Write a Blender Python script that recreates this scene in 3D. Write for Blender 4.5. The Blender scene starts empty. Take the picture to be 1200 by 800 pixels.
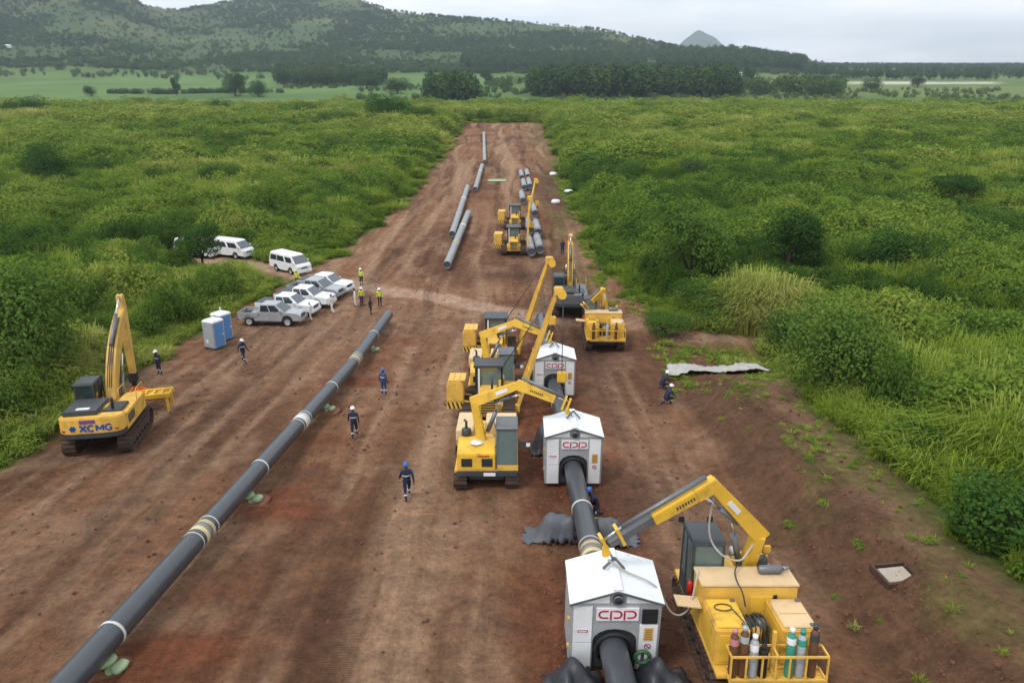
import bpy, bmesh, math, random
import numpy as np
from mathutils import Vector, Matrix

sc = bpy.context.scene
C = sc.collection
PI = math.pi
R = math.radians
rnd = random.Random(7)

# ------------------------------------------------------------------ camera
FPX = 850.0                       # focal length in pixels of a 1200 x 800 frame
PITCH = math.atan(330 / 850.0)    # the horizon lies 330 px above the centre
CAMZ = 16.5
cam_d = bpy.data.cameras.new('camera')
cam_d.sensor_width = 36.0
cam_d.lens = FPX / 1200 * 36.0
cam_d.clip_start = 0.5
cam_d.clip_end = 40000
cam = bpy.data.objects.new('camera', cam_d)
C.objects.link(cam)
cam.location = (0, 0, CAMZ)
cam.rotation_euler = (PI / 2 - PITCH, 0, 0)
sc.camera = cam

# ------------------------------------------------------------------ sky and sun (overcast)
SUN_EL, SUN_AZ = 58.0, 230.0      # azimuth clockwise from +Y
w = bpy.data.worlds.new('World')
sc.world = w
w.use_nodes = True
nt = w.node_tree
nt.nodes.clear()
def N(tree, kind, **kw):
    n = tree.nodes.new(kind)
    for k, v in kw.items():
        if k.startswith('i_'):
            key = k[2:]
            n.inputs[int(key) if key.isdigit() else key.replace('_', ' ')].default_value = v
        else:
            setattr(n, k, v)
    return n
def L(tree, a, ao, b, bi):
    tree.links.new(a.outputs[ao], b.inputs[bi])
out = N(nt, 'ShaderNodeOutputWorld')
sky = N(nt, 'ShaderNodeTexSky')
sky.sky_type = 'NISHITA'
sky.sun_disc = False
sky.sun_elevation = R(SUN_EL)
sky.sun_rotation = R(SUN_AZ)
bg1 = N(nt, 'ShaderNodeBackground', i_Strength=0.10)
L(nt, sky, 0, bg1, 0)
tc = N(nt, 'ShaderNodeTexCoord')
sep = N(nt, 'ShaderNodeSeparateXYZ')
L(nt, tc, 'Generated', sep, 0)
zz_ = N(nt, 'ShaderNodeMath', operation='ADD', i_1=0.16)
L(nt, sep, 'Z', zz_, 0)
zm = N(nt, 'ShaderNodeMath', operation='MAXIMUM', i_1=0.06)
L(nt, zz_, 0, zm, 0)
dx = N(nt, 'ShaderNodeMath', operation='DIVIDE')
dy = N(nt, 'ShaderNodeMath', operation='DIVIDE')
L(nt, sep, 'X', dx, 0); L(nt, zm, 0, dx, 1)
L(nt, sep, 'Y', dy, 0); L(nt, zm, 0, dy, 1)
cmb = N(nt, 'ShaderNodeCombineXYZ')
L(nt, dx, 0, cmb, 0); L(nt, dy, 0, cmb, 1)
cn = N(nt, 'ShaderNodeTexNoise', i_Scale=1.15, i_Detail=7.0, i_Roughness=0.55)
L(nt, cmb, 0, cn, 'Vector')
cr = N(nt, 'ShaderNodeValToRGB')
cr.color_ramp.elements[0].position = 0.36
cr.color_ramp.elements[0].color = (0.78, 0.84, 0.91, 1)
cr.color_ramp.elements[1].position = 0.62
cr.color_ramp.elements[1].color = (0.97, 0.985, 1.0, 1)
L(nt, cn, 'Fac', cr, 0)
bg2 = N(nt, 'ShaderNodeBackground', i_Strength=1.12)
L(nt, cr, 0, bg2, 0)
cn2 = N(nt, 'ShaderNodeTexNoise', i_Scale=0.8, i_Detail=5.0)
mp2 = N(nt, 'ShaderNodeMapping')
mp2.inputs['Location'].default_value = (5.3, 2.1, 0.7)
L(nt, cmb, 0, mp2, 0); L(nt, mp2, 0, cn2, 'Vector')
mr = N(nt, 'ShaderNodeMapRange', i_1=0.35, i_2=0.6, i_3=0.72, i_4=1.0)
L(nt, cn2, 'Fac', mr, 0)
mx = N(nt, 'ShaderNodeMixShader')
L(nt, mr, 0, mx, 0); L(nt, bg1, 0, mx, 1); L(nt, bg2, 0, mx, 2)
L(nt, mx, 0, out, 0)

sun_d = bpy.data.lights.new('sun', 'SUN')
sun_d.energy = 1.5
sun_d.angle = R(14)
sun_d.color = (1.0, 0.96, 0.9)
sun = bpy.data.objects.new('sun', sun_d)
C.objects.link(sun)
_el, _az = R(SUN_EL), R(SUN_AZ)
_sd = Vector((math.sin(_az) * math.cos(_el), math.cos(_az) * math.cos(_el), math.sin(_el)))
sun.rotation_euler = (-_sd).to_track_quat('-Z', 'Y').to_euler()
sun.location = (0, -20, 60)

vs = sc.view_settings
vs.view_transform = 'Standard'
vs.look = 'None'
vs.exposure = 0.38
vs.gamma = 1.0
vs.use_curve_mapping = False
sc.cycles.max_bounces = 6
sc.cycles.diffuse_bounces = 2
sc.cycles.glossy_bounces = 2
sc.cycles.transparent_max_bounces = 8
sc.cycles.volume_bounces = 0
sc.cycles.use_denoising = True

# ------------------------------------------------------------------ noise
def _h(ix, iy, seed):
    n = (ix.astype(np.int64) * 374761393 + iy.astype(np.int64) * 668265263 + seed * 974711) & 0x7fffffff
    n = ((n ^ (n >> 13)) * 1274126177) & 0x7fffffff
    n = n ^ (n >> 16)
    return (n & 0xffff) / 65535.0
def vnoise(x, y, seed=0):
    ix = np.floor(x); iy = np.floor(y)
    fx = x - ix; fy = y - iy
    fx = fx * fx * (3 - 2 * fx); fy = fy * fy * (3 - 2 * fy)
    a = _h(ix, iy, seed); b = _h(ix + 1, iy, seed); c = _h(ix, iy + 1, seed); d = _h(ix + 1, iy + 1, seed)
    return (a * (1 - fx) + b * fx) * (1 - fy) + (c * (1 - fx) + d * fx) * fy
def fbm(x, y, seed=0, o=4):
    s = 0; a = 0.5; t = 0
    for i in range(o):
        s = s + a * vnoise(x * 2 ** i + 17.3 * i, y * 2 ** i - 9.1 * i, seed + i); t += a; a *= 0.5
    return s / t
def sst(a, b, x):
    t = np.clip((x - a) / (b - a), 0, 1)
    return t * t * (3 - 2 * t)

# ------------------------------------------------------------------ terrain shape
KY = np.array([-400, -60, 0, 16.5, 45, 60, 80, 120, 220, 300, 400, 480, 650, 900, 14000.])
KZ = np.array([7, 6, 2.0, 0, -3.45, -4.35, -4.8, -5.3, -6, -6.6, -10.5, -11.5, -9.5, -9, -10])
_py = np.linspace(-400, 1000, 5601)
_pz = np.interp(_py, KY, KZ)
_k = np.exp(-np.linspace(-2.5, 2.5, 49) ** 2); _k /= _k.sum()
_pz = np.convolve(np.pad(_pz, 24, mode='edge'), _k, 'valid')
# skyline of the hills: column, row of the skyline, distance of the crest
SKX = np.array([-900, -300, 0, 90, 160, 190, 220, 260, 300, 350, 390, 425, 460, 520, 600, 700, 752, 800, 860, 945, 985, 1020, 3000.])
SKY = np.array([40, 5, -14, -12, -2, 11, 13, 6, 0, -3, -4, 1, 13, 20, 26, 36, 47, 58, 64, 78, 84, 86, 86.])
SKR = np.array([1500, 1500, 1700, 1700, 1750, 1850, 1900, 2000, 2050, 2100, 2100, 2050, 1950, 1900, 1850, 1750, 1700, 1600, 1500, 1350, 1300, 1300, 1300.])
def terrain(x, y):
    x = np.asarray(x, float); y = np.asarray(y, float)
    base = np.interp(y, _py, _pz)
    # bank of spoil on the right of the cleared strip
    wob = (vnoise(y * 0.12, y * 0 + 3.3, 5) - 0.5) * 1.2
    b = sst(10.1, 13.2, x + wob) * (1.8 - 0.8 * sst(16.5, 24, x)) * (1 - sst(37, 47, y)) * sst(-60, -20, y)
    base = base + b
    # hills
    r = np.hypot(x, y)
    col = 600 + FPX * x / np.maximum(y, 1.0) / 0.932
    el = np.tan(np.arctan((400 - np.interp(col, SKX, SKY)) / FPX) - PITCH)
    rr = np.interp(col, SKX, SKR)
    crest = 16.5 + rr * el
    t = np.clip((y - 850) / (rr - 850), 0, 1)
    s = t ** 1.8
    back = np.clip((y - rr) / 1200.0, 0, 1)
    s = np.where(y > rr, 1 - sst(0, 1, back), s)
    hill = np.maximum(crest + 10, 0) * s
    hill = hill * (1 + 0.16 * (fbm(x / 190., y / 190., 31, 4) - 0.5) * (1 - 0.7 * t))
    far = sst(500, 900, y)
    lump = (fbm(x / 60., y / 60., 41, 3) - 0.5) * 2.2 * sst(40, 140, np.abs(x)) * sst(60, 160, y)
    return base + np.where(y > 850, hill, 0) + lump + far * (fbm(x / 260., y / 260., 51, 3) - 0.5) * 4
def gz(x, y):
    return float(terrain(np.array([x]), np.array([y]))[0])
def G(px, py, h=0.0):
    """the point of the ground (raised by h) seen at a pixel of the photograph"""
    u = (px - 600) / FPX; v = (400 - py) / FPX
    d = np.array([u, math.cos(PITCH) + v * math.sin(PITCH), -math.sin(PITCH) + v * math.cos(PITCH)])
    t = 5.0 * 1.01 ** np.arange(720)
    f = CAMZ + d[2] * t - terrain(d[0] * t, d[1] * t) - h
    i = int(np.argmax(f < 0))
    lo, hi = t[max(i - 1, 0)], t[i]
    for _ in range(24):
        m = (lo + hi) / 2
        if CAMZ + d[2] * m - gz(d[0] * m, d[1] * m) - h < 0: hi = m
        else: lo = m
    return Vector((d[0] * hi, d[1] * hi, CAMZ + d[2] * hi - h))

# edges of the cleared strip, as x over y
def edge(pts):
    g = sorted([(G(*p).y, G(*p).x) for p in pts])
    return np.array([a for a, _ in g]), np.array([b for _, b in g])
EL = edge([(0, 548), (60, 514), (112, 482), (166, 434), (226, 396), (268, 372), (320, 346), (352, 322), (368, 306), (400, 297), (432, 268), (470, 238), (508, 195), (528, 167), (538, 149)])
ER = edge([(640, 148), (652, 180), (668, 215), (692, 270), (728, 330), (765, 372), (880, 396), (905, 420), (925, 446), (962, 482), (1010, 522), (1060, 572), (1120, 622), (1150, 655), (1200, 697)])
def strip_d(x, y):
    """> 0 inside the cleared strip: distance to its nearest edge"""
    xl = np.interp(y, EL[0], EL[1]); xr = np.interp(y, ER[0], ER[1])
    d = np.minimum(x - xl, xr - x)
    d = np.minimum(d, (296 - y) * 0.6)
    return d
ROAD = [G(*p) for p in ((225, 305), (300, 311), (372, 327), (440, 338), (520, 350), (600, 366), (660, 374), (740, 380), (800, 395), (880, 402))]
def road_d(x, y):
    d = np.full(np.shape(x), 1e9)
    for a, b in zip(ROAD[:-1], ROAD[1:]):
        ex, ey = b.x - a.x, b.y - a.y
        t = np.clip(((x - a.x) * ex + (y - a.y) * ey) / (ex * ex + ey * ey), 0, 1)
        d = np.minimum(d, np.hypot(x - a.x - t * ex, y - a.y - t * ey))
    return d
# the two pipe axes: straight runs along the strip
LP0, LP1 = (-12.0, 11.0), (-10.35, 57.5)
ML0, ML1 = (2.93, 9.0), (2.35, 56.0)
def axis_x(A, B, y): return A[0] + (B[0] - A[0]) * (y - A[1]) / (B[1] - A[1])
PADS = [(None, 330, 598), (None, 200, 765), (None, 420, 448), (None, 470, 400), (None, 150, 790)]
PADS = [G(px, py) for _, px, py in PADS]
PIT = G(1052, 665)

# ------------------------------------------------------------------ mesh helpers
class MB:
    def __init__(s): s.v = []; s.f = []; s.sm = []
    def add(s, vs, fs, smooth=False):
        o = len(s.v)
        s.v.extend([tuple(v) for v in vs])
        s.f.extend([tuple(i + o for i in f) for f in fs])
        s.sm.extend([smooth] * len(fs))
        return s
    def box(s, x0, x1, y0, y1, z0, z1, m=None):
        vs = [Vector(p) for p in ((x0, y0, z0), (x1, y0, z0), (x1, y1, z0), (x0, y1, z0), (x0, y0, z1), (x1, y0, z1), (x1, y1, z1), (x0, y1, z1))]
        if m is not None: vs = [m @ v for v in vs]
        return s.add(vs, [(0, 3, 2, 1), (4, 5, 6, 7), (0, 1, 5, 4), (1, 2, 6, 5), (2, 3, 7, 6), (3, 0, 4, 7)])
    def prism(s, pts, axis, a, b, m=None):
        """outline in the plane across `axis`, pushed from a to b"""
        n = len(pts)
        def mk(p, t):
            q = Vector((t, p[0], p[1])) if axis == 'x' else Vector((p[0], t, p[1])) if axis == 'y' else Vector((p[0], p[1], t))
            return m @ q if m is not None else q
        vs = [mk(p, a) for p in pts] + [mk(p, b) for p in pts]
        fs = [tuple(range(n)), tuple(range(2 * n - 1, n - 1, -1))] + [(i + n, (i + 1) % n + n, (i + 1) % n, i) for i in range(n)]
        return s.add(vs, fs)
    def frustum(s, lo, hi):
        """lo, hi: matching closed outlines of 3-D points"""
        n = len(lo)
        return s.add(list(lo) + list(hi), [tuple(range(n - 1, -1, -1)), tuple(range(n, 2 * n))] + [(i, (i + 1) % n, (i + 1) % n + n, i + n) for i in range(n)])
    def tube(s, path, r, n=10, cap=True, smooth=True):
        path = [Vector(p) for p in path]
        rs = r if isinstance(r, (list, tuple)) else [r] * len(path)
        vs = []; up = None
        for i, p in enumerate(path):
            t = (path[min(i + 1, len(path) - 1)] - path[max(i - 1, 0)]).normalized()
            if up is None:
                up = Vector((0, 0, 1)) if abs(t.z) < 0.9 else Vector((1, 0, 0))
            a = t.cross(up).normalized(); b = a.cross(t).normalized(); up = b
            for k in range(n):
                q = 2 * PI * k / n
                vs.append(p + (a * math.cos(q) + b * math.sin(q)) * rs[i])
        fs = []
        for i in range(len(path) - 1):
            for k in range(n):
                k2 = (k + 1) % n
                fs.append((i * n + k2, i * n + k, (i + 1) * n + k, (i + 1) * n + k2))
        s.add(vs, fs, smooth)
        if cap:
            o = len(s.v) - len(vs)
            s.f.append(tuple(o + k for k in range(n))); s.sm.append(False)
            s.f.append(tuple(o + (len(path) - 1) * n + k for k in range(n - 1, -1, -1))); s.sm.append(False)
        return s
    def beam(s, p, q, w, h, w2=None, h2=None, up=(0, 0, 1)):
        p = Vector(p); q = Vector(q)
        t = (q - p).normalized(); up = Vector(up)
        if abs(t.dot(up)) > 0.95: up = Vector((0, 1, 0))
        a = t.cross(up).normalized(); b = a.cross(t).normalized()
        w2 = w if w2 is None else w2; h2 = h if h2 is None else h2
        lo = [p + a * (x * w / 2) + b * (z * h / 2) for x, z in ((-1, -1), (1, -1), (1, 1), (-1, 1))]
        hi = [q + a * (x * w2 / 2) + b * (z * h2 / 2) for x, z in ((-1, -1), (1, -1), (1, 1), (-1, 1))]
        return s.add(lo + hi, [(0, 1, 2, 3), (7, 6, 5, 4), (0, 4, 5, 1), (1, 5, 6, 2), (2, 6, 7, 3), (3, 7, 4, 0)])
    def lathe(s, prof, c=(0, 0, 0), axis='z', n=16, smooth=True):
        c = Vector(c); vs = []
        for r, t in prof:
            for k in range(n):
                a = 2 * PI * k / n
                x, y = r * math.cos(a), r * math.sin(a)
                vs.append(c + (Vector((x, y, t)) if axis == 'z' else Vector((t, x, y)) if axis == 'x' else Vector((x, t, y))))
        fs = []
        for i in range(len(prof) - 1):
            for k in range(n):
                k2 = (k + 1) % n
                fs.append((i * n + k, i * n + k2, (i + 1) * n + k2, (i + 1) * n + k))
        s.add(vs, fs, smooth)
        return s
    def data(s, name, mat=None, bevel=0):
        me = bpy.data.meshes.new(name)
        me.from_pydata(s.v, [], s.f)
        me.polygons.foreach_set('use_smooth', s.sm)
        bm = bmesh.new(); bm.from_mesh(me)
        bmesh.ops.recalc_face_normals(bm, faces=bm.faces)
        if bevel:
            es = [e for e in bm.edges if len(e.link_faces) == 2 and e.calc_face_angle(0) > 0.5]
            bmesh.ops.bevel(bm, geom=es, offset=bevel, segments=2, affect='EDGES', clamp_overlap=True)
        bm.to_mesh(me); bm.free()
        if mat is not None: me.materials.append(mat)
        me.update()
        return me
    def build(s, name, mat, parent=None, bevel=0):
        o = bpy.data.objects.new(name, s.data(name, mat, bevel))
        C.objects.link(o)
        if parent is not None: o.parent = parent
        return o
def obj(name, me, parent=None):
    o = bpy.data.objects.new(name, me); C.objects.link(o)
    if parent is not None: o.parent = parent
    return o
def tag(o, label=None, cat=None, group=None, kind=None):
    if label: o['label'] = label
    if cat: o['category'] = cat
    if group: o['group'] = group
    if kind: o['kind'] = kind
    return o
def empty(name, label, cat, group=None):
    o = bpy.data.objects.new(name, None); C.objects.link(o)
    o.empty_display_size = 0.3
    return tag(o, label, cat, group)
def frame(x, y, rz=0, tilt=True, dz=0.0):
    z = gz(x, y)
    if tilt:
        e = 1.6
        n = Vector(((gz(x - e, y) - gz(x + e, y)) / (2 * e), (gz(x, y - e) - gz(x, y + e)) / (2 * e), 1)).normalized()
    else:
        n = Vector((0, 0, 1))
    q = Vector((0, 0, 1)).rotation_difference(n)
    return Matrix.Translation((x, y, z + dz)) @ q.to_matrix().to_4x4() @ Matrix.Rotation(rz, 4, 'Z')
def put(o, m):
    o.location = m.to_translation(); o.rotation_euler = m.to_euler()
    return o
def copy_tree(o, parent=None):
    c = o.copy(); C.objects.link(c); c.parent = parent
    for ch in o.children: copy_tree(ch, c)
    return c

# ------------------------------------------------------------------ materials
def M(name, col, rough=0.6, metal=0.0, var=0.12, scale=2.5, dirt=0.0, bump=0.0, spec=0.4, alpha=1.0, dirtcol=(0.16, 0.085, 0.05)):
    m = bpy.data.materials.new(name); m.use_nodes = True
    t = m.node_tree; p = t.nodes['Principled BSDF']
    p.inputs['Roughness'].default_value = rough
    p.inputs['Metallic'].default_value = metal
    p.inputs['Specular IOR Level'].default_value = spec
    p.inputs['Alpha'].default_value = alpha
    tc = N(t, 'ShaderNodeTexCoord')
    n1 = N(t, 'ShaderNodeTexNoise', i_Scale=scale, i_Detail=6.0, i_Roughness=0.6)
    L(t, tc, 'Object', n1, 'Vector')
    r1 = N(t, 'ShaderNodeMapRange', i_1=0.25, i_2=0.75, i_3=1 - var, i_4=1 + var)
    L(t, n1, 'Fac', r1, 0)
    mul = N(t, 'ShaderNodeVectorMath', operation='SCALE')
    mul.inputs[0].default_value = col[:3]
    L(t, r1, 0, mul, 'Scale')
    last = (mul, 0)
    if dirt:
        n2 = N(t, 'ShaderNodeTexNoise', i_Scale=scale * 0.8, i_Detail=9.0, i_Roughness=0.68)
        mp = N(t, 'ShaderNodeMapping'); mp.inputs['Location'].default_value = (3.1, 7.7, 1.3)
        L(t, tc, 'Object', mp, 0); L(t, mp, 0, n2, 'Vector')
        r2 = N(t, 'ShaderNodeMapRange', i_1=0.62 - 0.3 * dirt, i_2=0.78 - 0.1 * dirt, i_3=0.0, i_4=min(1.0, 0.45 + dirt * 0.5))
        L(t, n2, 'Fac', r2, 0)
        mix = N(t, 'ShaderNodeMix', data_type='RGBA')
        mix.inputs['B'].default_value = dirtcol + (1,)
        L(t, r2, 0, mix, 'Factor'); L(t, mul, 0, mix, 'A')
        last = (mix, 'Result')
        r3 = N(t, 'ShaderNodeMapRange', i_1=0.0, i_2=1.0, i_3=rough, i_4=0.9)
        L(t, r2, 0, r3, 0); L(t, r3, 0, p, 'Roughness')
    L(t, last[0], last[1], p, 'Base Color')
    if bump:
        b = N(t, 'ShaderNodeBump', i_Strength=bump, i_Distance=0.02)
        n3 = N(t, 'ShaderNodeTexNoise', i_Scale=scale * 6, i_Detail=4.0)
        L(t, tc, 'Object', n3, 'Vector'); L(t, n3, 'Fac', b, 'Height'); L(t, b, 0, p, 'Normal')
    return m
YEL = M('machine_yellow', (0.72, 0.43, 0.075), 0.46, dirt=0.42, scale=1.6)
YEL2 = M('machine_yellow_bright', (0.76, 0.46, 0.05), 0.45, dirt=0.3, scale=1.6)
OCH = M('machine_ochre', (0.62, 0.38, 0.085), 0.5, dirt=0.3, scale=1.6)
CREAM = M('sky_paled_cream', (0.66, 0.48, 0.27), 0.5, dirt=0.15, scale=1.2)  # machine yellow with the sky's pale reflection painted into the colour
DGREY = M('dark_grey_paint', (0.045, 0.052, 0.058), 0.45, dirt=0.2)
MGREY = M('mid_grey_steel', (0.17, 0.18, 0.19), 0.45, 0.5, dirt=0.15)
CHROME = M('polished_rod', (0.62, 0.63, 0.65), 0.22, 0.9, var=0.04)
BLACK = M('black_rubber', (0.014, 0.014, 0.015), 0.7, dirt=0.25)
TRACK = M('muddy_track_steel', (0.06, 0.043, 0.034), 0.75, 0.2, dirt=0.75, scale=3.5, dirtcol=(0.13, 0.065, 0.04))
WHITE = M('white_paint', (0.78, 0.79, 0.80), 0.35, dirt=0.07, scale=1.2)
SILVER = M('silver_paint', (0.42, 0.44, 0.46), 0.33, 0.35, dirt=0.12, scale=1.2)
GALV = M('grey_galvanised_sheet', (0.42, 0.44, 0.45), 0.45, 0.25, dirt=0.15)
ROOFW = M('white_roof_sheet', (0.72, 0.74, 0.76), 0.5, var=0.07, dirt=0.06)
GLASS = M('tinted_glass', (0.03, 0.05, 0.05), 0.06, var=0.05, spec=0.7, alpha=0.72)
GLASSG = M('green_tinted_glass', (0.15, 0.21, 0.20), 0.08, var=0.1, spec=0.6, alpha=0.7)  # green tint, brightened in the colour to stand in for pale reflections
CARGL = M('car_glass', (0.02, 0.025, 0.028), 0.05, var=0.05, spec=0.6, alpha=0.85)
SCREEN = M('windscreen_glass', (0.10, 0.12, 0.14), 0.05, var=0.05, spec=0.7, alpha=0.8)
PIPE = M('black_coated_pipe', (0.048, 0.054, 0.064), 0.33, var=0.15, dirt=0.08, spec=0.7, dirtcol=(0.11, 0.075, 0.055))
PIPEP = M('sky_sheen_grey_pipe', (0.26, 0.27, 0.28), 0.45, var=0.12, dirt=0.12)  # far black pipe, its pale sky reflection painted into the base colour
BAND = M('white_band', (0.62, 0.62, 0.58), 0.6, dirt=0.25)
STEEL = M('bare_pipe_steel', (0.25, 0.235, 0.21), 0.5, 0.4, dirt=0.3)
FJOINT = M('pale_field_joint', (0.6, 0.5, 0.27), 0.6, dirt=0.3)
TARP = M('dark_grey_tarpaulin', (0.085, 0.095, 0.11), 0.5, var=0.2, dirt=0.3, bump=0.4)
TARPB = M('black_tarpaulin', (0.03, 0.033, 0.04), 0.45, var=0.2, dirt=0.2, bump=0.4)
SHEET = M('pale_geotextile', (0.40, 0.385, 0.36), 0.8, var=0.2, dirt=0.35, bump=0.4)
SANDBAG = M('pale_green_sandbag', (0.30, 0.38, 0.22), 0.85, var=0.2, dirt=0.3, bump=0.5)
SOIL = M('red_soil', (0.17, 0.072, 0.04), 0.95, var=0.3, bump=0.9, scale=4)
CRIM = M('crimson_print', (0.42, 0.012, 0.06), 0.5, var=0.04)
BLUEP = M('blue_print', (0.012, 0.06, 0.35), 0.5, var=0.05)
SIGNW = M('white_sign', (0.75, 0.75, 0.75), 0.5, var=0.04)
SIGNO = M('orange_sign', (0.62, 0.38, 0.12), 0.5, var=0.15, scale=9)
REDP = M('red_lens', (0.5, 0.02, 0.015), 0.3, var=0.05)
ORANGE = M('orange_sling', (0.72, 0.13, 0.015), 0.8, var=0.15)
ROPE = M('pale_cable', (0.42, 0.40, 0.37), 0.7, var=0.1)
ROPED = M('dark_cable', (0.05, 0.05, 0.05), 0.6, var=0.1)
WIRE = M('greasy_wire_rope', (0.09, 0.085, 0.08), 0.5, 0.5, var=0.1)
LAMP = M('headlamp_lens', (0.65, 0.67, 0.7), 0.12, var=0.05, spec=0.8)
BROWNB = M('brown_gas_bottle', (0.13, 0.06, 0.032), 0.45, var=0.15, dirt=0.15, scale=5)
GREENB = M('green_gas_bottle', (0.04, 0.28, 0.20), 0.45, var=0.15, dirt=0.1, scale=5)
GREYB = M('pale_grey_gas_bottle', (0.36, 0.40, 0.42), 0.45, var=0.15, dirt=0.15, scale=5)
TOILET = M('grey_plastic', (0.36, 0.38, 0.40), 0.5, var=0.06, dirt=0.06)
TOILB = M('blue_plastic_door', (0.10, 0.24, 0.50), 0.45, var=0.08)
CONC = M('pale_concrete', (0.40, 0.34, 0.28), 0.9, var=0.15, bump=0.4)
WOOD = M('dark_timber', (0.07, 0.04, 0.026), 0.85, var=0.25)
PALEW = M('pale_timber', (0.45, 0.38, 0.28), 0.8, var=0.2)
BARK = M('bark', (0.06, 0.045, 0.033), 0.9, var=0.3, bump=0.6)
SEATM = M('seat_cloth', (0.03, 0.03, 0.033), 0.9)

def leaf_mat(name, c1, c2, c3, transl=0.25, varn=3.0):
    """foliage: hue from the plant's own tint and a little from leaf to leaf"""
    m = bpy.data.materials.new(name); m.use_nodes = True
    t = m.node_tree; t.nodes.clear()
    o = N(t, 'ShaderNodeOutputMaterial')
    at = N(t, 'ShaderNodeAttribute', attribute_name='tint', attribute_type='INSTANCER')
    oi = N(t, 'ShaderNodeObjectInfo')
    geo = N(t, 'ShaderNodeNewGeometry')
    ad = N(t, 'ShaderNodeMath', operation='MULTIPLY_ADD', i_1=0.22, i_2=-0.11)
    L(t, geo, 'Random Per Island', ad, 0)
    a2 = N(t, 'ShaderNodeMath', operation='MULTIPLY_ADD', i_1=0.16, i_2=-0.08)
    L(t, oi, 'Random', a2, 0)
    s1 = N(t, 'ShaderNodeMath', operation='ADD'); L(t, ad, 0, s1, 0); L(t, a2, 0, s1, 1)
    s2 = N(t, 'ShaderNodeMath', operation='ADD'); L(t, s1, 0, s2, 0); L(t, at, 'Fac', s2, 1)
    cr = N(t, 'ShaderNodeValToRGB')
    e = cr.color_ramp.elements
    e[0].position = 0.0; e[0].color = c1 + (1,)
    e[1].position = 1.0; e[1].color = c3 + (1,)
    k = e.new(0.5); k.color = c2 + (1,)
    L(t, s2, 0, cr, 0)
    d = N(t, 'ShaderNodeBsdfDiffuse'); L(t, cr, 0, d, 0)
    tr = N(t, 'ShaderNodeBsdfTranslucent'); L(t, cr, 0, tr, 0)
    mx = N(t, 'ShaderNodeMixShader', i_0=transl); L(t, d, 0, mx, 1); L(t, tr, 0, mx, 2)
    L(t, mx, 0, o, 0)
    return m
GRASSM = leaf_mat('grass_blades', (0.120, 0.200, 0.024), (0.250, 0.340, 0.045), (0.39, 0.39, 0.12), 0.36)
SHRUBM = leaf_mat('shrub_leaves', (0.056, 0.115, 0.022), (0.155, 0.245, 0.038), (0.27, 0.32, 0.06), 0.34)
DARKM = leaf_mat('dark_tree_leaves', (0.030, 0.068, 0.018), (0.058, 0.122, 0.025), (0.115, 0.19, 0.036))
FARM = leaf_mat('far_tree_leaves', (0.036, 0.076, 0.032), (0.060, 0.112, 0.040), (0.115, 0.168, 0.052))
DEADM = leaf_mat('dry_stems', (0.20, 0.13, 0.06), (0.26, 0.19, 0.09), (0.33, 0.26, 0.13))

# ------------------------------------------------------------------ the ground: one sheet to the horizon
def axis_steps(lo, hi, c0, c1, fine, k):
    a = [c0]
    while a[-1] < c1: a.append(a[-1] + fine)
    while a[-1] < hi: a.append(a[-1] + fine + k * (a[-1] - c1))
    b = [c0]
    while b[-1] > lo: b.append(b[-1] - fine - k * (c0 - b[-1]))
    return np.array(b[:0:-1] + a)
gx = axis_steps(-6200, 6200, -26, 22, 0.34, 0.034)
gy = axis_steps(-120, 7400, 9, 58, 0.34, 0.02)
XX, YY = np.meshgrid(gx, gy)
X = XX.ravel(); Y = YY.ravel()
Z = terrain(X, Y)
SD = strip_d(X, Y); RD = road_d(X, Y)
edge_n = (fbm(X * 0.35, Y * 0.35, 3, 4) - 0.5) * 5.0 * np.clip(Y / 40., 0.6, 3)
dirt = sst(-0.9, 0.9, SD + edge_n * 0.6)
dirt = np.where(Y > 330, 0, dirt)
dirt = np.maximum(dirt, 1 - sst(1.6, 2.6, RD + edge_n * 0.2))
# scattered green on the bank and along the right edge
xr = np.interp(Y, ER[0], ER[1])
weed_zone = np.maximum(sst(9.5, 12.5, X) * sst(-40, 0, Y) * (1 - sst(46, 60, Y)), sst(-9, -1.5, X - xr) * sst(48, 70, Y)) * dirt
weedn = fbm(X * 0.45, Y * 0.3, 77, 4)
weed = weed_zone * sst(0.50, 0.66, weedn + 0.10 * sst(30, 45, Y))
near = np.exp(-np.abs(Y - 45) / 140.)
# relief: ruts along the strip, lumps, pads of red earth under the pipe
u = X + (fbm(X * 0 + 1.5, Y * 0.03, 8, 2) - 0.5) * 7
rut = fbm(u * 0.9, Y * 0.035, 12, 4) - 0.5
lump = fbm(X * 0.6, Y * 0.6, 13, 4) - 0.5
Z = Z + dirt * (rut * 0.16 + lump * 0.2) * (1 + 0.9 * sst(9.5, 12, X) * (1 - sst(14, 16, X))) - 0.02
redm = np.zeros_like(Z)
# wheel and crawler ruts running down the strip
rutl = np.zeros_like(Z); rutd = np.zeros_like(Z)
for i_, (x0_, am_, wl_, ph_, dk_) in enumerate(((-20.2, 1.1, 0.05, 0.3, 0), (-18.0, 1.6, 0.045, 1.2, 0), (-15.2, 0.9, 0.06, 2.0, 1), (-14.2, 1.8, 0.04, 4.0, 0), (-7.6, 0.8, 0.055, 0.9, 1), (-5.6, 1.0, 0.05, 2.7, 0), (-4.1, 0.6, 0.07, 5.0, 0), (6.9, 0.5, 0.06, 1.0, 1), (8.2, 0.6, 0.05, 3.0, 0))):
    for g_ in (-1.0, 1.0):
        c_ = x0_ + g_ + am_ * np.sin(Y * wl_ + ph_)
        q = np.exp(-((X - c_) / 0.3) ** 2) * sst(0.32, 0.55, vnoise(Y * 0.09 + i_ * 7, X * 0 + g_, 200 + i_)) * (1 - sst(95, 130, Y))
        if dk_: rutd = np.maximum(rutd, q)
        else: rutl = np.maximum(rutl, q)
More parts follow.
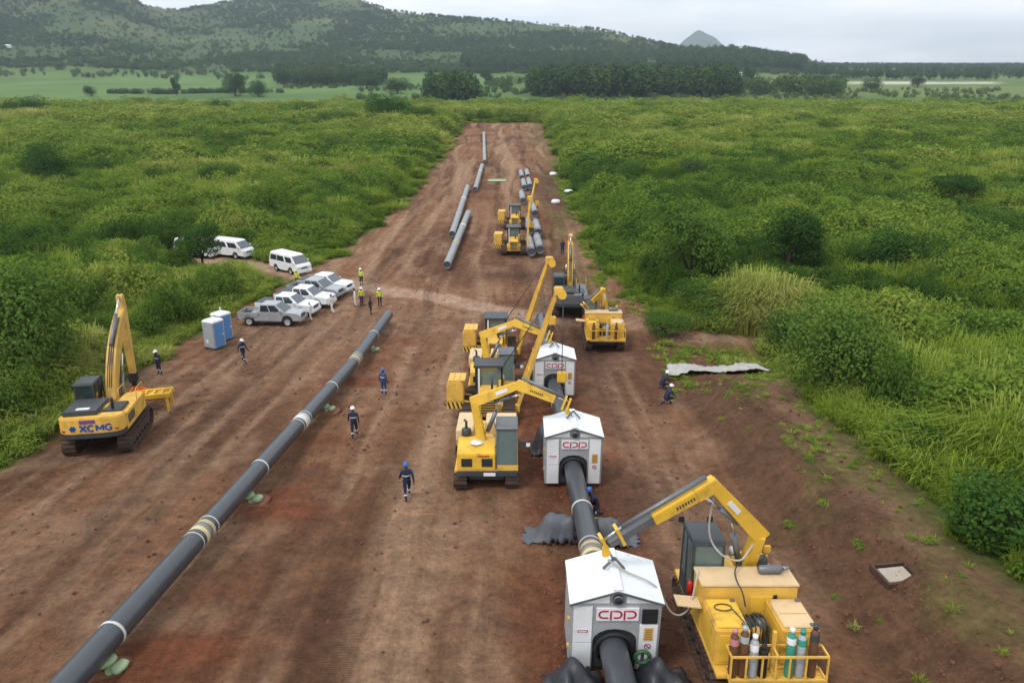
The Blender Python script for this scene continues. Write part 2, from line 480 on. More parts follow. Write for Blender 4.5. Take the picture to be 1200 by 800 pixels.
Z = Z - dirt * 0.07 * np.maximum(rutl, rutd)
for p in PADS:
    q = np.exp(-(((X - p.x) / 2.3) ** 2 + ((Y - p.y) / 1.0) ** 2))
    Z += q * 0.22 * (0.6 + lump); redm = np.maximum(redm, q)
lpx = axis_x(LP0, LP1, Y); mlx = axis_x(ML0, ML1, Y)
qm = np.exp(-((X - mlx) / 2.4) ** 2) * (1 - sst(50, 62, Y))
redm = np.maximum(redm, qm * sst(0.3, 0.62, fbm(X * 0.4, Y * 0.4, 21, 3) + 0.1))
q = np.exp(-((X - lpx - 1.2) / 1.5) ** 2) * (1 - sst(54, 60, Y))
redm = np.maximum(redm, q * 0.6 * sst(0.4, 0.7, fbm(X * 0.3, Y * 0.3, 22, 3)))
far_red = np.exp(-(((X - 4.0) / 2.6) ** 2 + ((Y - 142) / 9.) ** 2))
redm = np.maximum(redm, far_red); Z += far_red * 1.2
# loose spoil heaps along the far right edge
for (px, py, sx, sy, hh) in ((722, 335, 1.6, 2.0, 0.9), (640, 252, 2.2, 9, 0.5), (868, 408, 3.2, 1.6, 0.6), (745, 378, 1.2, 2, 0.6), (452, 418, 1.3, 0.7, 0.35)):
    g = G(px, py); q = np.exp(-(((X - g.x) / sx) ** 2 + ((Y - g.y) / sy) ** 2))
    Z += q * hh * (0.7 + 0.8 * lump); redm = np.maximum(redm, q * 0.5)
# shallow square pit
ip = (np.abs(X - PIT.x) < 0.62) & (np.abs(Y - PIT.y) < 0.5)
Z = np.where(ip, gz(PIT.x, PIT.y) - 0.42, Z)

def mixc(c, d, f): return c * (1 - f[:, None]) + np.array(d)[None, :] * f[:, None]
n1 = fbm(X * 0.12, Y * 0.12, 61, 4); n2 = fbm(X * 0.5, Y * 0.25, 62, 4); n3 = fbm(u * 0.55, Y * 0.02, 63, 3)
col = np.tile(np.array([0.205, 0.103, 0.055]), (len(X), 1))
col = mixc(col, (0.128, 0.062, 0.034), sst(0.46, 0.62, n1) * 0.85)
col = mixc(col, (0.315, 0.195, 0.120), sst(0.5, 0.68, n3) * 0.8 * (1 - sst(9, 11, X)))
col = mixc(col, (0.29, 0.175, 0.108), sst(0.54, 0.68, n2) * 0.6)
col = mixc(col, (0.175, 0.060, 0.029), np.clip(redm * 1.25, 0, 0.95))
col = mixc(col, (0.34, 0.215, 0.135), rutl * 0.55)
col = mixc(col, (0.115, 0.056, 0.032), rutd * 0.6)
# paler trampled apron near the vehicles and the paths
apr = np.exp(-(((X + 15) / 9.) ** 2 + ((Y - 58) / 11.) ** 2))
col = mixc(col, (0.275, 0.165, 0.105), apr * 0.55)
# damp dark ground round the working machines and at the far right edge
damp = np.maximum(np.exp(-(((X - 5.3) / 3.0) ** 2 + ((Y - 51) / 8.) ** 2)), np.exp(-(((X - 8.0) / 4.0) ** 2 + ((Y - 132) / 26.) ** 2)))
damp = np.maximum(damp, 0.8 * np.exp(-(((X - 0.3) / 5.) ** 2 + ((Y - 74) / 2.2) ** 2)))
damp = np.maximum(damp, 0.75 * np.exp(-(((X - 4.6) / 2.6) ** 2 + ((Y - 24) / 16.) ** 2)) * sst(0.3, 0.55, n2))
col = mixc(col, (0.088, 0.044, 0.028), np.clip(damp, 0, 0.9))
face = sst(9.6, 11.0, X) * (1 - sst(12.8, 14.5, X)) * (1 - sst(38, 46, Y)) * sst(-10, 5, Y)  # slope shading painted as a darker tone on the bank's face
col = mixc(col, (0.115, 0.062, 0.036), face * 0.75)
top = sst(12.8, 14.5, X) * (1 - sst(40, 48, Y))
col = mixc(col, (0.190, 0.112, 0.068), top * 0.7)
col = mixc(col, (0.40, 0.265, 0.185), (1 - sst(0.7, 1.9, RD + edge_n * 0.15)) * (0.85 - 0.5 * sst(1, 6, X)))
col = mixc(col, (0.125, 0.115, 0.036), weed * 0.6)
# green ground
gn = fbm(X * 0.05, Y * 0.05, 71, 4)
green = np.tile(np.array([0.080, 0.122, 0.024]), (len(X), 1))
green = mixc(green, (0.105, 0.145, 0.026), sst(0.4, 0.65, gn))
# valley field, hill slopes and plain
cc = 600 + FPX * X / np.maximum(Y, 1) / 0.932
field = np.array([0.098, 0.176, 0.048])
fm = sst(440, 500, Y) * (1 - sst(980, 1150, Y)) * (1 - sst(560, 640, cc))
green = green * (1 - fm[:, None]) + field * (0.62 + 0.76 * fbm(X / 60., Y / 120., 83, 4))[:, None] * fm[:, None]
strip2 = fm * sst(0.54, 0.6, fbm(X / 400., Y / 45., 84, 3))
green = mixc(green, (0.13, 0.185, 0.05), strip2 * 0.55)
hillm = sst(1000, 1200, Y) * (1 - sst(930, 990, cc))
green = mixc(green, (0.055, 0.090, 0.032), hillm)
dry = hillm * sst(0.52, 0.68, fbm(X / 120., Y / 120., 85, 4)) * sst(1250, 1500, Y)
green = mixc(green, (0.125, 0.138, 0.055), dry * 0.7)
plain = sst(420, 520, Y) * sst(560, 640, cc) * (1 - hillm)
green = mixc(green, (0.088, 0.148, 0.040), plain * 0.85)
pl2 = plain * sst(0.52, 0.62, fbm(X / 150., Y / 110., 86, 3))
green = mixc(green, (0.150, 0.190, 0.055), pl2 * 0.7)
bare = plain * np.exp(-(((Y - 900) / 45.) ** 2)) * sst(985, 1010, cc) * (1 - sst(1165, 1185, cc))
green = mixc(green, (0.50, 0.48, 0.40), np.clip(bare * (0.55 + fbm(X / 40., Y / 30., 87, 3)), 0, 1))
farp = sst(1800, 3500, Y)
green = mixc(green, (0.055, 0.085, 0.045), farp * 0.8)
patch = np.exp(-(((X - G(20, 260).x) / 4.) ** 2 + ((Y - G(20, 260).y) / 2.) ** 2)) + np.exp(-(((X - G(180, 292).x) / 1.5) ** 2 + ((Y - G(180, 292).y) / 1.2) ** 2))
green = mixc(green, (0.27, 0.15, 0.085), np.clip(patch, 0, 1))
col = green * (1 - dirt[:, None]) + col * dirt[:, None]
nx, ny = len(gx), len(gy)
me = bpy.data.meshes.new('ground')
me.vertices.add(nx * ny)
me.vertices.foreach_set('co', np.stack([X, Y, Z], 1).ravel())
ii = (np.arange(ny - 1)[:, None] * nx + np.arange(nx - 1)[None, :]).ravel()
quads = np.stack([ii, ii + 1, ii + 1 + nx, ii + nx], 1)
me.loops.add(quads.size); me.polygons.add(len(quads))
me.loops.foreach_set('vertex_index', quads.ravel())
me.polygons.foreach_set('loop_start', np.arange(len(quads)) * 4)
me.polygons.foreach_set('use_smooth', np.ones(len(quads), bool))
me.update(calc_edges=True)
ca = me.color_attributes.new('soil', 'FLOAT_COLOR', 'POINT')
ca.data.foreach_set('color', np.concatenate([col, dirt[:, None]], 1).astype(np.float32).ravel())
gm = bpy.data.materials.new('ground_soil_and_grass'); gm.use_nodes = True
t = gm.node_tree; p = t.nodes['Principled BSDF']
p.inputs['Roughness'].default_value = 0.95; p.inputs['Specular IOR Level'].default_value = 0.15
at = N(t, 'ShaderNodeAttribute', attribute_name='soil')
tcn = N(t, 'ShaderNodeTexCoord')
na = N(t, 'ShaderNodeTexNoise', i_Scale=1.3, i_Detail=9.0, i_Roughness=0.65); L(t, tcn, 'Object', na, 'Vector')
wn = N(t, 'ShaderNodeTexNoise', i_Scale=0.055, i_Detail=2.0); L(t, tcn, 'Object', wn, 'Vector')
wsc = N(t, 'ShaderNodeVectorMath', operation='MULTIPLY_ADD')
wsc.inputs[1].default_value = (4, 0, 0); L(t, wn, 'Color', wsc, 0); L(t, tcn, 'Object', wsc, 2)
mp = N(t, 'ShaderNodeMapping'); mp.inputs['Scale'].default_value = (1.5, 0.045, 0.0); L(t, wsc, 0, mp, 0)
ns = N(t, 'ShaderNodeTexNoise', i_Scale=1.0, i_Detail=5.0, i_Roughness=0.6); L(t, mp, 0, ns, 'Vector')
mp3 = N(t, 'ShaderNodeMapping'); mp3.inputs['Scale'].default_value = (5.0, 5.0, 1.0); L(t, wsc, 0, mp3, 0)
nc = N(t, 'ShaderNodeTexNoise', i_Scale=1.0, i_Detail=6.0, i_Roughness=0.7); L(t, mp3, 0, nc, 'Vector')
r1 = N(t, 'ShaderNodeMapRange', i_1=0.3, i_2=0.7, i_3=0.66, i_4=1.34); L(t, na, 'Fac', r1, 0)
r2 = N(t, 'ShaderNodeMapRange', i_1=0.32, i_2=0.68, i_3=0.82, i_4=1.2); L(t, ns, 'Fac', r2, 0)
r3 = N(t, 'ShaderNodeMapRange', i_1=0.3, i_2=0.7, i_3=0.72, i_4=1.28); L(t, nc, 'Fac', r3, 0)
m1 = N(t, 'ShaderNodeMath', operation='MULTIPLY'); L(t, r2, 0, m1, 0); L(t, r3, 0, m1, 1)
mixd = N(t, 'ShaderNodeMix', data_type='FLOAT'); mixd.inputs[2].default_value = 1.0
L(t, at, 'Alpha', mixd, 0); L(t, m1, 0, mixd, 3)
m2 = N(t, 'ShaderNodeMath', operation='MULTIPLY'); L(t, mixd, 0, m2, 0); L(t, r1, 0, m2, 1)
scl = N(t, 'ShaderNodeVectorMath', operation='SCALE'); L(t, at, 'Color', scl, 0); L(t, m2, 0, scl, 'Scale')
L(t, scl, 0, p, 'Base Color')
nb = N(t, 'ShaderNodeTexNoise', i_Scale=3.5, i_Detail=8.0, i_Roughness=0.7); L(t, tcn, 'Object', nb, 'Vector')
ab = N(t, 'ShaderNodeMath', operation='MULTIPLY_ADD', i_1=0.3); L(t, ns, 'Fac', ab, 0); L(t, nb, 'Fac', ab, 2)
# cleat marks of crawler tracks in bands along the strip
mpw = N(t, 'ShaderNodeMapping'); mpw.inputs['Scale'].default_value = (0.0, 4.2, 0.0); L(t, wsc, 0, mpw, 0)
wv = N(t, 'ShaderNodeTexWave', i_Scale=1.0, i_Distortion=1.5, i_Detail=2.0); wv.bands_direction = 'Y'; L(t, mpw, 0, wv, 'Vector')
mpb = N(t, 'ShaderNodeMapping'); mpb.inputs['Scale'].default_value = (0.42, 0.02, 0.0); mpb.inputs['Location'].default_value = (3.7, 1.1, 0); L(t, wsc, 0, mpb, 0)
nbd = N(t, 'ShaderNodeTexNoise', i_Scale=1.0, i_Detail=1.0); L(t, mpb, 0, nbd, 'Vector')
rbd = N(t, 'ShaderNodeMapRange', i_1=0.54, i_2=0.60, i_3=0.0, i_4=0.20); L(t, nbd, 'Fac', rbd, 0)
mbd = N(t, 'ShaderNodeMath', operation='MULTIPLY'); L(t, rbd, 0, mbd, 0)
sxp = N(t, 'ShaderNodeSeparateXYZ'); L(t, tcn, 'Object', sxp, 0)
rxp = N(t, 'ShaderNodeMapRange', i_1=6.0, i_2=9.0, i_3=1.0, i_4=0.0); L(t, sxp, 'X', rxp, 0)
mxa = N(t, 'ShaderNodeMath', operation='MULTIPLY'); L(t, rxp, 0, mxa, 0); L(t, at, 'Alpha', mxa, 1); L(t, mxa, 0, mbd, 1)
wvs = N(t, 'ShaderNodeMath', operation='MULTIPLY_ADD'); L(t, wv, 'Fac', wvs, 0); L(t, mbd, 0, wvs, 1); L(t, ab, 0, wvs, 2)
bp = N(t, 'ShaderNodeBump', i_Strength=1.0, i_Distance=0.26); L(t, wvs, 0, bp, 'Height'); L(t, bp, 0, p, 'Normal')
me.materials.append(gm)
ground = obj('ground', me); tag(ground, kind='structure')

# ------------------------------------------------------------------ distant blue hill
mb = MB(); D = 6300.; prof = []
for i in range(61):
    px = 770 + i * 1.75
    hgt = max(0.0, 1 - abs((px - 816) / (36 if px < 816 else 52)) ** 1.5) * 31 + 0.5 * math.sin(px * 0.31)
    prof.append((px, max(hgt, 0.0)))
vs = []; fs = []
for k, (dy, s) in enumerate(((-500, 0), (-250, 0.55), (0, 1.0), (300, 0.5), (600, 0))):
    for (px, hgt) in prof:
        vs.append(((px - 600) / FPX * D * 0.932, D + dy, -14 + s * (hgt / FPX * D * 1.03 + 8) * (1 if k == 2 else 0.97 + 0.05 * math.sin(px * 0.4 + k))))
for k in range(4):
    for i in range(60):
        a = k * 61 + i; fs.append((a, a + 1, a + 62, a + 61))
mb.add(vs, fs, True)
tag(mb.build('hill', M('far_hill_green', (0.06, 0.09, 0.04), 0.95, var=0.3, scale=0.01)), kind='structure')

# ------------------------------------------------------------------ shared machine pieces
_track_cache = {}
def track(root, xc, length, width, h):
    key = (length, width, h)
    if key not in _track_cache:
        r = h / 2 - 0.03; s = length - h
        per = 2 * s + 2 * PI * r; n = int(per / 0.21); mb = MB()
        def at(d):
            d %= per
            if d < s: return (-s / 2 + d, h - 0.03, 0)
            d -= s
            if d < PI * r: a = d / r; return (s / 2 + r * math.sin(a), h / 2 + r * math.cos(a), -a)
            d -= PI * r
            if d < s: return (s / 2 - d, 0.03, -PI)
            d -= s; a = d / r
            return (-s / 2 - r * math.sin(a), h / 2 - r * math.cos(a), -PI - a)
        for i in range(n):
            y, z, a = at(i * per / n)
            m = Matrix.Translation((0, y, z)) @ Matrix.Rotation(a, 4, 'X')
            mb.box(-width / 2, width / 2, -0.092, 0.092, -0.03, 0.012, m)
            mb.box(-width / 2, width / 2, -0.075, -0.045, 0.012, 0.045, m)
        st = MB()
        st.box(-width * 0.28, width * 0.28, -s / 2, s / 2, h * 0.3, h * 0.68)
        for k in range(7):
            st.lathe([(0.001, -width * 0.3), (0.13, -width * 0.3), (0.13, width * 0.3), (0.001, width * 0.3)], (0, -s / 2 + s * (k + 0.5) / 7, 0.2), 'x', 10)
        wh = []
        for sg in (-1, 1):
            q = MB(); q.lathe([(0.001, -width * 0.24), (r * 0.5, -width * 0.3), (r * 0.86, -width * 0.22), (r * 0.86, width * 0.22), (r * 0.5, width * 0.3), (0.001, width * 0.24)], (0, sg * s / 2, h / 2), 'x', 14)
            wh.append(q.data('sprocket', TRACK))
        _track_cache[key] = (mb.data('track', TRACK), st.data('track_frame', TRACK), wh)
    a, b, wh = _track_cache[key]
    t = obj('track', a, root); t.location.x = xc
    obj('track_frame', b, t)
    for q in wh: obj('sprocket', q, t)
    return t
def cyl(root, p, q, r, frac=0.6, name='hydraulic_cylinder', mat=None):
    p = Vector(p); q = Vector(q); m = p.lerp(q, frac)
    c = MB().tube([p, m], r, 10).build(name, mat or MGREY, root)
    MB().tube([m, q], r * 0.55, 8).build('rod', CHROME, c)
    return c
def cab(root, x0, x1, y0, y1, z0, z1, mat=None, glass=None, slope=0.18, low=0.32, roofm=None, name='cab'):
    """cab with corner posts, roof, lower panels, a seat and one pane a side; +y is its front"""
    mat = mat or DGREY; glass = glass or GLASS
    t = 0.07; zb = z0 + (z1 - z0) * low; zr = z1 - 0.12
    a = MB()
    for (x, ya, yb) in ((x0, y0, y0), (x1 - t, y0, y0), (x0, y1 - t, y1 - t - slope), (x1 - t, y1 - t, y1 - t - slope)):
        a.frustum([(x, ya, z0), (x + t, ya, z0), (x + t, ya + t, z0), (x, ya + t, z0)], [(x, yb, zr), (x + t, yb, zr), (x + t, yb + t, zr), (x, yb + t, zr)])
    ym = (y0 + y1) / 2 + 0.05
    for x in (x0, x1 - t): a.box(x + 0.005, x + t - 0.005, ym - 0.04, ym + 0.04, z0, zr)
    a.box(x0 + 0.01, x1 - 0.01, y0 + 0.02, y1 - 0.02, z0 + 0.02, z0 + 0.10)
    r = a.build(name, mat, root)
    lo = MB()
    lo.box(x0 + 0.015, x0 + 0.05, y0 + t, y1 - t, z0 + 0.11, zb); lo.box(x1 - 0.05, x1 - 0.015, y0 + t, y1 - t, z0 + 0.11, zb)
    lo.box(x0 + t, x1 - t, y0 + 0.015, y0 + 0.05, z0 + 0.11, zb + 0.15)
    lo.build('lower_panel', mat, r)
    ro = MB(); ro.prism([(y0 - 0.04, zr), (y1 - slope + 0.08, zr), (y1 - slope + 0.02, z1 - 0.02), (y1 - slope - 0.15, z1 + 0.03), (y0 + 0.12, z1 + 0.03), (y0, z1 - 0.02)], 'x', x0 - 0.03, x1 + 0.03)
    ro.build('roof', roofm or mat, r, 0.03)
    fr = (zb - z0) / (zr - z0)
    for nm, q in (('rear_window', [(x0 + t, y0 + 0.03, zb + 0.16), (x1 - t, y0 + 0.03, zb + 0.16), (x1 - t, y0 + 0.03, zr), (x0 + t, y0 + 0.03, zr)]),
                  ('windscreen', [(x0 + t, y1 - 0.03, z0 + 0.12), (x1 - t, y1 - 0.03, z0 + 0.12), (x1 - t, y1 - 0.03 - slope, zr), (x0 + t, y1 - 0.03 - slope, zr)]),
                  ('side_window', [(x0 + 0.03, y0 + t, zb), (x0 + 0.03, y1 - t - slope * fr, zb), (x0 + 0.03, y1 - t - slope, zr), (x0 + 0.03, y0 + t, zr)]),
                  ('side_window', [(x1 - 0.03, y0 + t, zb), (x1 - 0.03, y1 - t - slope * fr, zb), (x1 - 0.03, y1 - t - slope, zr), (x1 - 0.03, y0 + t, zr)])):
        a = MB(); n = (Vector(q[1]) - Vector(q[0])).cross(Vector(q[2]) - Vector(q[0])).normalized() * 0.012
        a.frustum([Vector(v) for v in q], [Vector(v) + n for v in q])
        a.build(nm, glass, r)
    sm = MB(); cx = (x0 + x1) / 2; cy = (y0 + y1) / 2 - 0.12
    sm.box(cx - 0.25, cx + 0.25, cy - 0.25, cy + 0.25, z0 + 0.38, z0 + 0.55); sm.box(cx - 0.25, cx + 0.25, cy - 0.36, cy - 0.22, z0 + 0.5, z0 + 1.1)
    sm.build('seat', SEATM, r, 0.04)
    return r
def ribbon(mb, pts, wd, closed=False):
    """flat stroke in the x-z plane, 8 mm proud towards -y"""
    P = [Vector((p[0], p[1])) for p in pts]; n = len(P); vs = []
    for i in range(n):
        a = P[(i - 1) % n] if closed else P[max(i - 1, 0)]; b = P[(i + 1) % n] if closed else P[min(i + 1, n - 1)]
        t = (b - a).normalized(); q = Vector((-t.y, t.x)) * wd / 2
        for s, y in ((1, 0), (-1, 0), (1, -0.008), (-1, -0.008)):
            v = P[i] + q * s; vs.append((v.x, y, v.y))
    fs = []
    for i in range(n if closed else n - 1):
        j = (i + 1) % n
        fs += [(4 * i + 2, 4 * i + 3, 4 * j + 3, 4 * j + 2), (4 * i, 4 * i + 2, 4 * j + 2, 4 * j), (4 * i + 3, 4 * i + 1, 4 * j + 1, 4 * j + 3)]
    mb.add(vs, fs)

# ------------------------------------------------------------------ welding shelters
def shelter(x, y, label, window=True, rich=True):
    """y is the face towards the camera; local -y faces it"""
    Wd, Ln, E, Rg = 2.46, 1.72, 2.58, 3.0
    h = Wd / 2; zb = 0.22
    root = empty('welding_shelter', label, 'welding shelter', 'welding shelters over the pipe line')
    zmin = gz(x, y + Ln)
    root.location = (x, y, gz(x, y) - 0.03)
    # face frames front and back with an arched doorway for the pipe
    for yy in (0.02, Ln - 0.07):
        w = MB()
        arch = [(0.62, zb)] + [(0.62 * math.cos(a), 1.25 + 0.42 * math.sin(a)) for a in np.linspace(0, PI, 9)] + [(-0.62, zb)]
        outl = [(-h, zb), (-h, E), (0, Rg - 0.05), (h, E), (h, zb)]
        w.prism([(-h, zb), (-h, E), (-0.62, E + 0.2), (-0.62, zb)], 'y', yy, yy + 0.05)
        w.prism([(h, zb), (h, E), (0.62, E + 0.2), (0.62, zb)], 'y', yy, yy + 0.05)
        ar = [(0.62 * math.cos(a), 1.25 + 0.42 * math.sin(a)) for a in np.linspace(0, PI, 9)]
        w.prism([(-0.62, E + 0.2), (0, Rg - 0.05), (0.62, E + 0.2)] + ar, 'y', yy, yy + 0.05)
        w.build('end_wall', GALV, root)
    for s in (-1, 1):
        q = MB(); q.box(s * h - 0.03, s * h + 0.03, 0.075, Ln - 0.075, zb, E - 0.02)
        for k in range(5):
            yk = 0.12 + k * (Ln - 0.24) / 4
            q.box(s * (h + 0.03) - 0.012, s * (h + 0.03) + 0.012, yk - 0.03, yk + 0.03, zb + 0.02, E - 0.04)
        q.build('side_wall', GALV, root)
        q = MB(); ov = 0.07
        a0 = Vector((0, 0, Rg)); a1 = Vector((s * (h + ov), 0, E - 0.02))
        q.frustum([(0, -ov, Rg), (a1.x, -ov, a1.z), (a1.x, Ln + ov, a1.z), (0, Ln + ov, Rg)], [(0, -ov, Rg + 0.05), (a1.x, -ov, a1.z + 0.05), (a1.x, Ln + ov, a1.z + 0.05), (0, Ln + ov, Rg + 0.05)])
        q.build('roof_panel', ROOFW, root)
        q = MB(); q.beam((0, -ov - 0.012, Rg + 0.01), (a1.x, -ov - 0.012, a1.z + 0.01), 0.02, 0.06); q.build('roof_edge', MGREY, root)
    q = MB(); q.box(-0.13, 0.13, -0.05, Ln + 0.05, Rg + 0.052, Rg + 0.075); q.build('ridge_cap', ROOFW, root)
    # white cladding panels on the camera face
    for nm, x0, x1, z0, z1 in (('panel', -h + 0.05, -0.66, 1.22, E - 0.12), ('panel', -h + 0.05, -0.66, zb + 0.03, 1.18), ('panel', 0.68, h - 0.05, zb + 0.03, 1.83 if window else E - 0.12)):
        MB().box(x0, x1, -0.012, 0.018, z0, z1).build('panel', WHITE, root)
    q = MB(); q.prism([(-h + 0.12, E + 0.0), (-0.2, Rg - 0.16), (-0.2, E + 0.0)], 'y', -0.005, 0.018); q.build('gable_panel', WHITE, root)
    q = MB(); q.prism([(h - 0.12, E + 0.0), (0.26, Rg - 0.18), (0.26, E + 0.0)], 'y', -0.005, 0.018); q.build('gable_panel', WHITE, root)
    if window:
        MB().box(0.72, h - 0.08, -0.02, 0.018, 1.88, 2.36).build('dark_window', BLACK, root)
    q = MB(); q.lathe([(0.001, -0.06), (0.15, -0.06), (0.15, 0.03), (0.001, 0.03)], (0.03, 0, E + 0.14), 'y', 16)
    v = q.build('vent', DGREY, root)
    q = MB(); q.lathe([(0.10, -0.075), (0.16, -0.075), (0.16, -0.055), (0.10, -0.055)], (0.03, 0, E + 0.14), 'y', 16); q.build('vent_ring', MGREY, v)
    # sign with the rounded letters
    sg = MB().box(-0.55, 0.62, -0.03, 0.018, 2.0, 2.42).build('logo_sign', SIGNW, root)
    lg = MB(); st = 0.052; yq = -0.031
    c0 = [(-0.22, 2.33), (-0.36, 2.33)] + [(-0.36 + 0.115 * math.cos(a), 2.215 + 0.115 * math.sin(a)) for a in np.linspace(PI / 2, 1.5 * PI, 9)] + [(-0.22, 2.10)]
    p1 = [(-0.15, 2.025), (-0.15, 2.33), (0.03, 2.33)] + [(0.03 + 0.115 * math.cos(a), 2.215 + 0.115 * math.sin(a)) for a in np.linspace(PI / 2, -PI / 2, 9)] + [(-0.07, 2.10)]
    p2 = [(0.225, 2.025), (0.225, 2.33), (0.42, 2.33)] + [(0.42 + 0.115 * math.cos(a), 2.215 + 0.115 * math.sin(a)) for a in np.linspace(PI / 2, -PI / 2, 9)] + [(0.305, 2.10)]
    for pl in (c0, p1, p2): ribbon(lg, pl, st)
    for i, v in enumerate(lg.v): lg.v[i] = (v[0], v[1] + yq, v[2])
    lg.build('logo_letters', CRIM, sg)
    if rich:
        s1 = MB().box(-1.06, -0.76, -0.02, -0.01, 1.5, 1.7).build('warning_sign', SIGNW, root)
        MB().box(-1.05, -0.77, -0.026, -0.018, 1.58, 1.665).build('warning_stripe', CRIM, s1)
        MB().box(-1.02, -0.80, -0.031, -0.024, 1.605, 1.64).build('warning_text', SIGNW, s1)
        s2 = MB().box(0.80, 1.06, -0.022, -0.01, 1.28, 1.74).build('notice_board', SIGNO, root)
        q = MB()
        for k in range(5): q.box(0.84, 1.02, -0.026, -0.02, 1.34 + k * 0.075, 1.375 + k * 0.075)
        q.build('notice_text', M('brown_print', (0.3, 0.14, 0.03), 0.6), s2)
        q = MB(); q.lathe([(0.075, -0.022), (0.10, -0.022), (0.10, -0.01), (0.075, -0.01)], (0.93, 0, 1.08), 'y', 16); s3 = q.build('prohibition_ring', CRIM, root)
        q = MB(); q.beam((0.87, -0.018, 1.14), (0.99, -0.018, 1.02), 0.012, 0.03); q.build('prohibition_bar', BLUEP, s3)
        for z in (1.75, 0.8):
            MB().box(-h - 0.09, -h - 0.03, 0.2, 0.3, z, z + 0.12).build('latch', YEL, root)
    # dark gasket round the pipe opening
    q = MB(); ring = [Vector((0.52 * math.cos(a), -0.02, 1.0 + 0.52 * math.sin(a))) for a in np.linspace(-0.6, PI + 0.6, 15)]
    q.tube(ring, 0.07, 8); q.build('gasket', BLACK, root)
    q = MB(); q.prism([(-0.6, zb + 0.02)] + [(0.60 * math.cos(a), 1.23 + 0.41 * math.sin(a)) for a in np.linspace(PI, 0, 9)] + [(0.6, zb + 0.02)], 'y', 0.09, 0.12)
    q.build('curtain', DGREY, root)
    # lifting frame on the ridge
    q = MB(); q.beam((-0.3, Ln / 2, Rg + 0.05), (0, Ln / 2, Rg + 0.42), 0.06, 0.06); q.beam((0.3, Ln / 2, Rg + 0.05), (0, Ln / 2, Rg + 0.42), 0.06, 0.06)
    q.build('lifting_eye', MGREY, root)
    return root
S1 = (2.88, 15.95); S2 = (2.72, 28.0); S3 = (2.58, 40.3)
shelter(*S1, 'white gabled welding shelter nearest the camera, red logo sign and dark window')
shelter(*S2, 'middle white welding shelter, held by the boom of the carrier left of the pipe', False)
shelter(*S3, 'farthest white welding shelter, half hidden behind yellow pipelayer booms', False)

# ------------------------------------------------------------------ pipes
def pipe_run(name, label, A, B, seg, r, mat, h, cat='pipe', bands=True, endmat=None, group=None, joint_first=False, capdark=False):
    """one pipe string lying along the ground from A to B (x, y), its middle h above the ground"""
    root = empty(name, label, cat, group)
    A = Vector((A[0], A[1], 0)); B = Vector((B[0], B[1], 0)); Lt = (B - A).length
    def at(d):
        p = A + (B - A) * (d / Lt); return Vector((p.x, p.y, float(np.interp(p.y, _py, _pz)) + h))
    root.location = at(0); o = at(0)
    n = max(1, int(round(Lt / seg))); L1 = Lt / n
    for i in range(n):
        d0, d1 = i * L1, (i + 1) * L1
        q = MB(); q.tube([at(d0 + (d1 - d0) * k / 6) - o for k in range(7)], r, 28, cap=False)
        # wall thickness at the ends
        if i == 0 or i == n - 1:
            e0, e1 = (at(d0), at(d0 + 0.6)) if i == 0 else (at(d1), at(d1 - 0.6))
            q.tube([e0 - o, e1 - o], r * 0.93, 28, cap=False); q.tube([e1 - o, e1 - o + (e1 - e0) * 0.02], r * 0.93, 28, cap=True)
            tdir = (e1 - e0).normalized(); up = Vector((0, 0, 1)); a = tdir.cross(up).normalized(); b = a.cross(tdir).normalized()
            rv = []
            for k in range(28):
                g = 2 * PI * k / 28; dd = a * math.cos(g) + b * math.sin(g)
                rv += [e0 - o + dd * r, e0 - o + dd * r * 0.93]
            q.add(rv, [(2 * k, (2 * k + 2) % 56, (2 * k + 3) % 56, 2 * k + 1) for k in range(28)])
        seg_o = q.build('pipe_length', mat, root)
        if bands:
            for dd in ((d0 + L1 * 0.5,) if bands == 1 else (d0 + 0.25 * L1, d0 + 0.75 * L1)):
                k = MB(); k.tube([at(dd - 0.05) - o, at(dd + 0.05) - o], r + 0.018, 28); k.build('white_band', BAND, seg_o)
        if capdark:
            for dd0, dd1 in ((d0 - 0.01, d0 + 1.0), (d1 - 1.0, d1 + 0.01)):
                k = MB(); k.tube([at(dd0) - o, at(dd1) - o], r + 0.01, 20, cap=False); k.build('black_end', PIPE, seg_o)
        if i > 0 or joint_first:
            k = MB(); k.tube([at(d0 - 0.36) - o, at(d0 + 0.36) - o], r + 0.014, 28); j = k.build('field_joint', FJOINT if (i % 2 == 1) else BAND, root)
            k = MB(); k.tube([at(d0 - 0.14) - o, at(d0 + 0.14) - o], r + 0.028, 28); k.build('weld_sleeve', STEEL if (i % 2 == 1) else BAND, j)
            for s in (-0.62, 0.62):
                k = MB(); k.tube([at(d0 + s - 0.02) - o, at(d0 + s + 0.02) - o], r + 0.02, 24); k.build('strap', BAND, j)
    return root, at
PR = 0.395
lp, lp_at = pipe_run('pipe_string', 'long black welded pipe string with white bands running down the left', LP0, LP1, 11.9, PR, PIPE, 0.78, bands=1)
ml, ml_at = pipe_run('pipeline', 'black pipe line passing through the three white welding shelters', ML0, ML1, 12.0, PR, PIPE, 1.02, bands=False)
for d in (15.1, 27.3):
    k = MB(); o = ml_at(0); k.tube([ml_at(d - 0.05) - o, ml_at(d + 0.05) - o], PR + 0.018, 28); k.build('white_band', BAND, ml)
def g2(px, py): g = G(px, py); return (g.x, g.y)
GP = 'pipes strung out along the far strip'
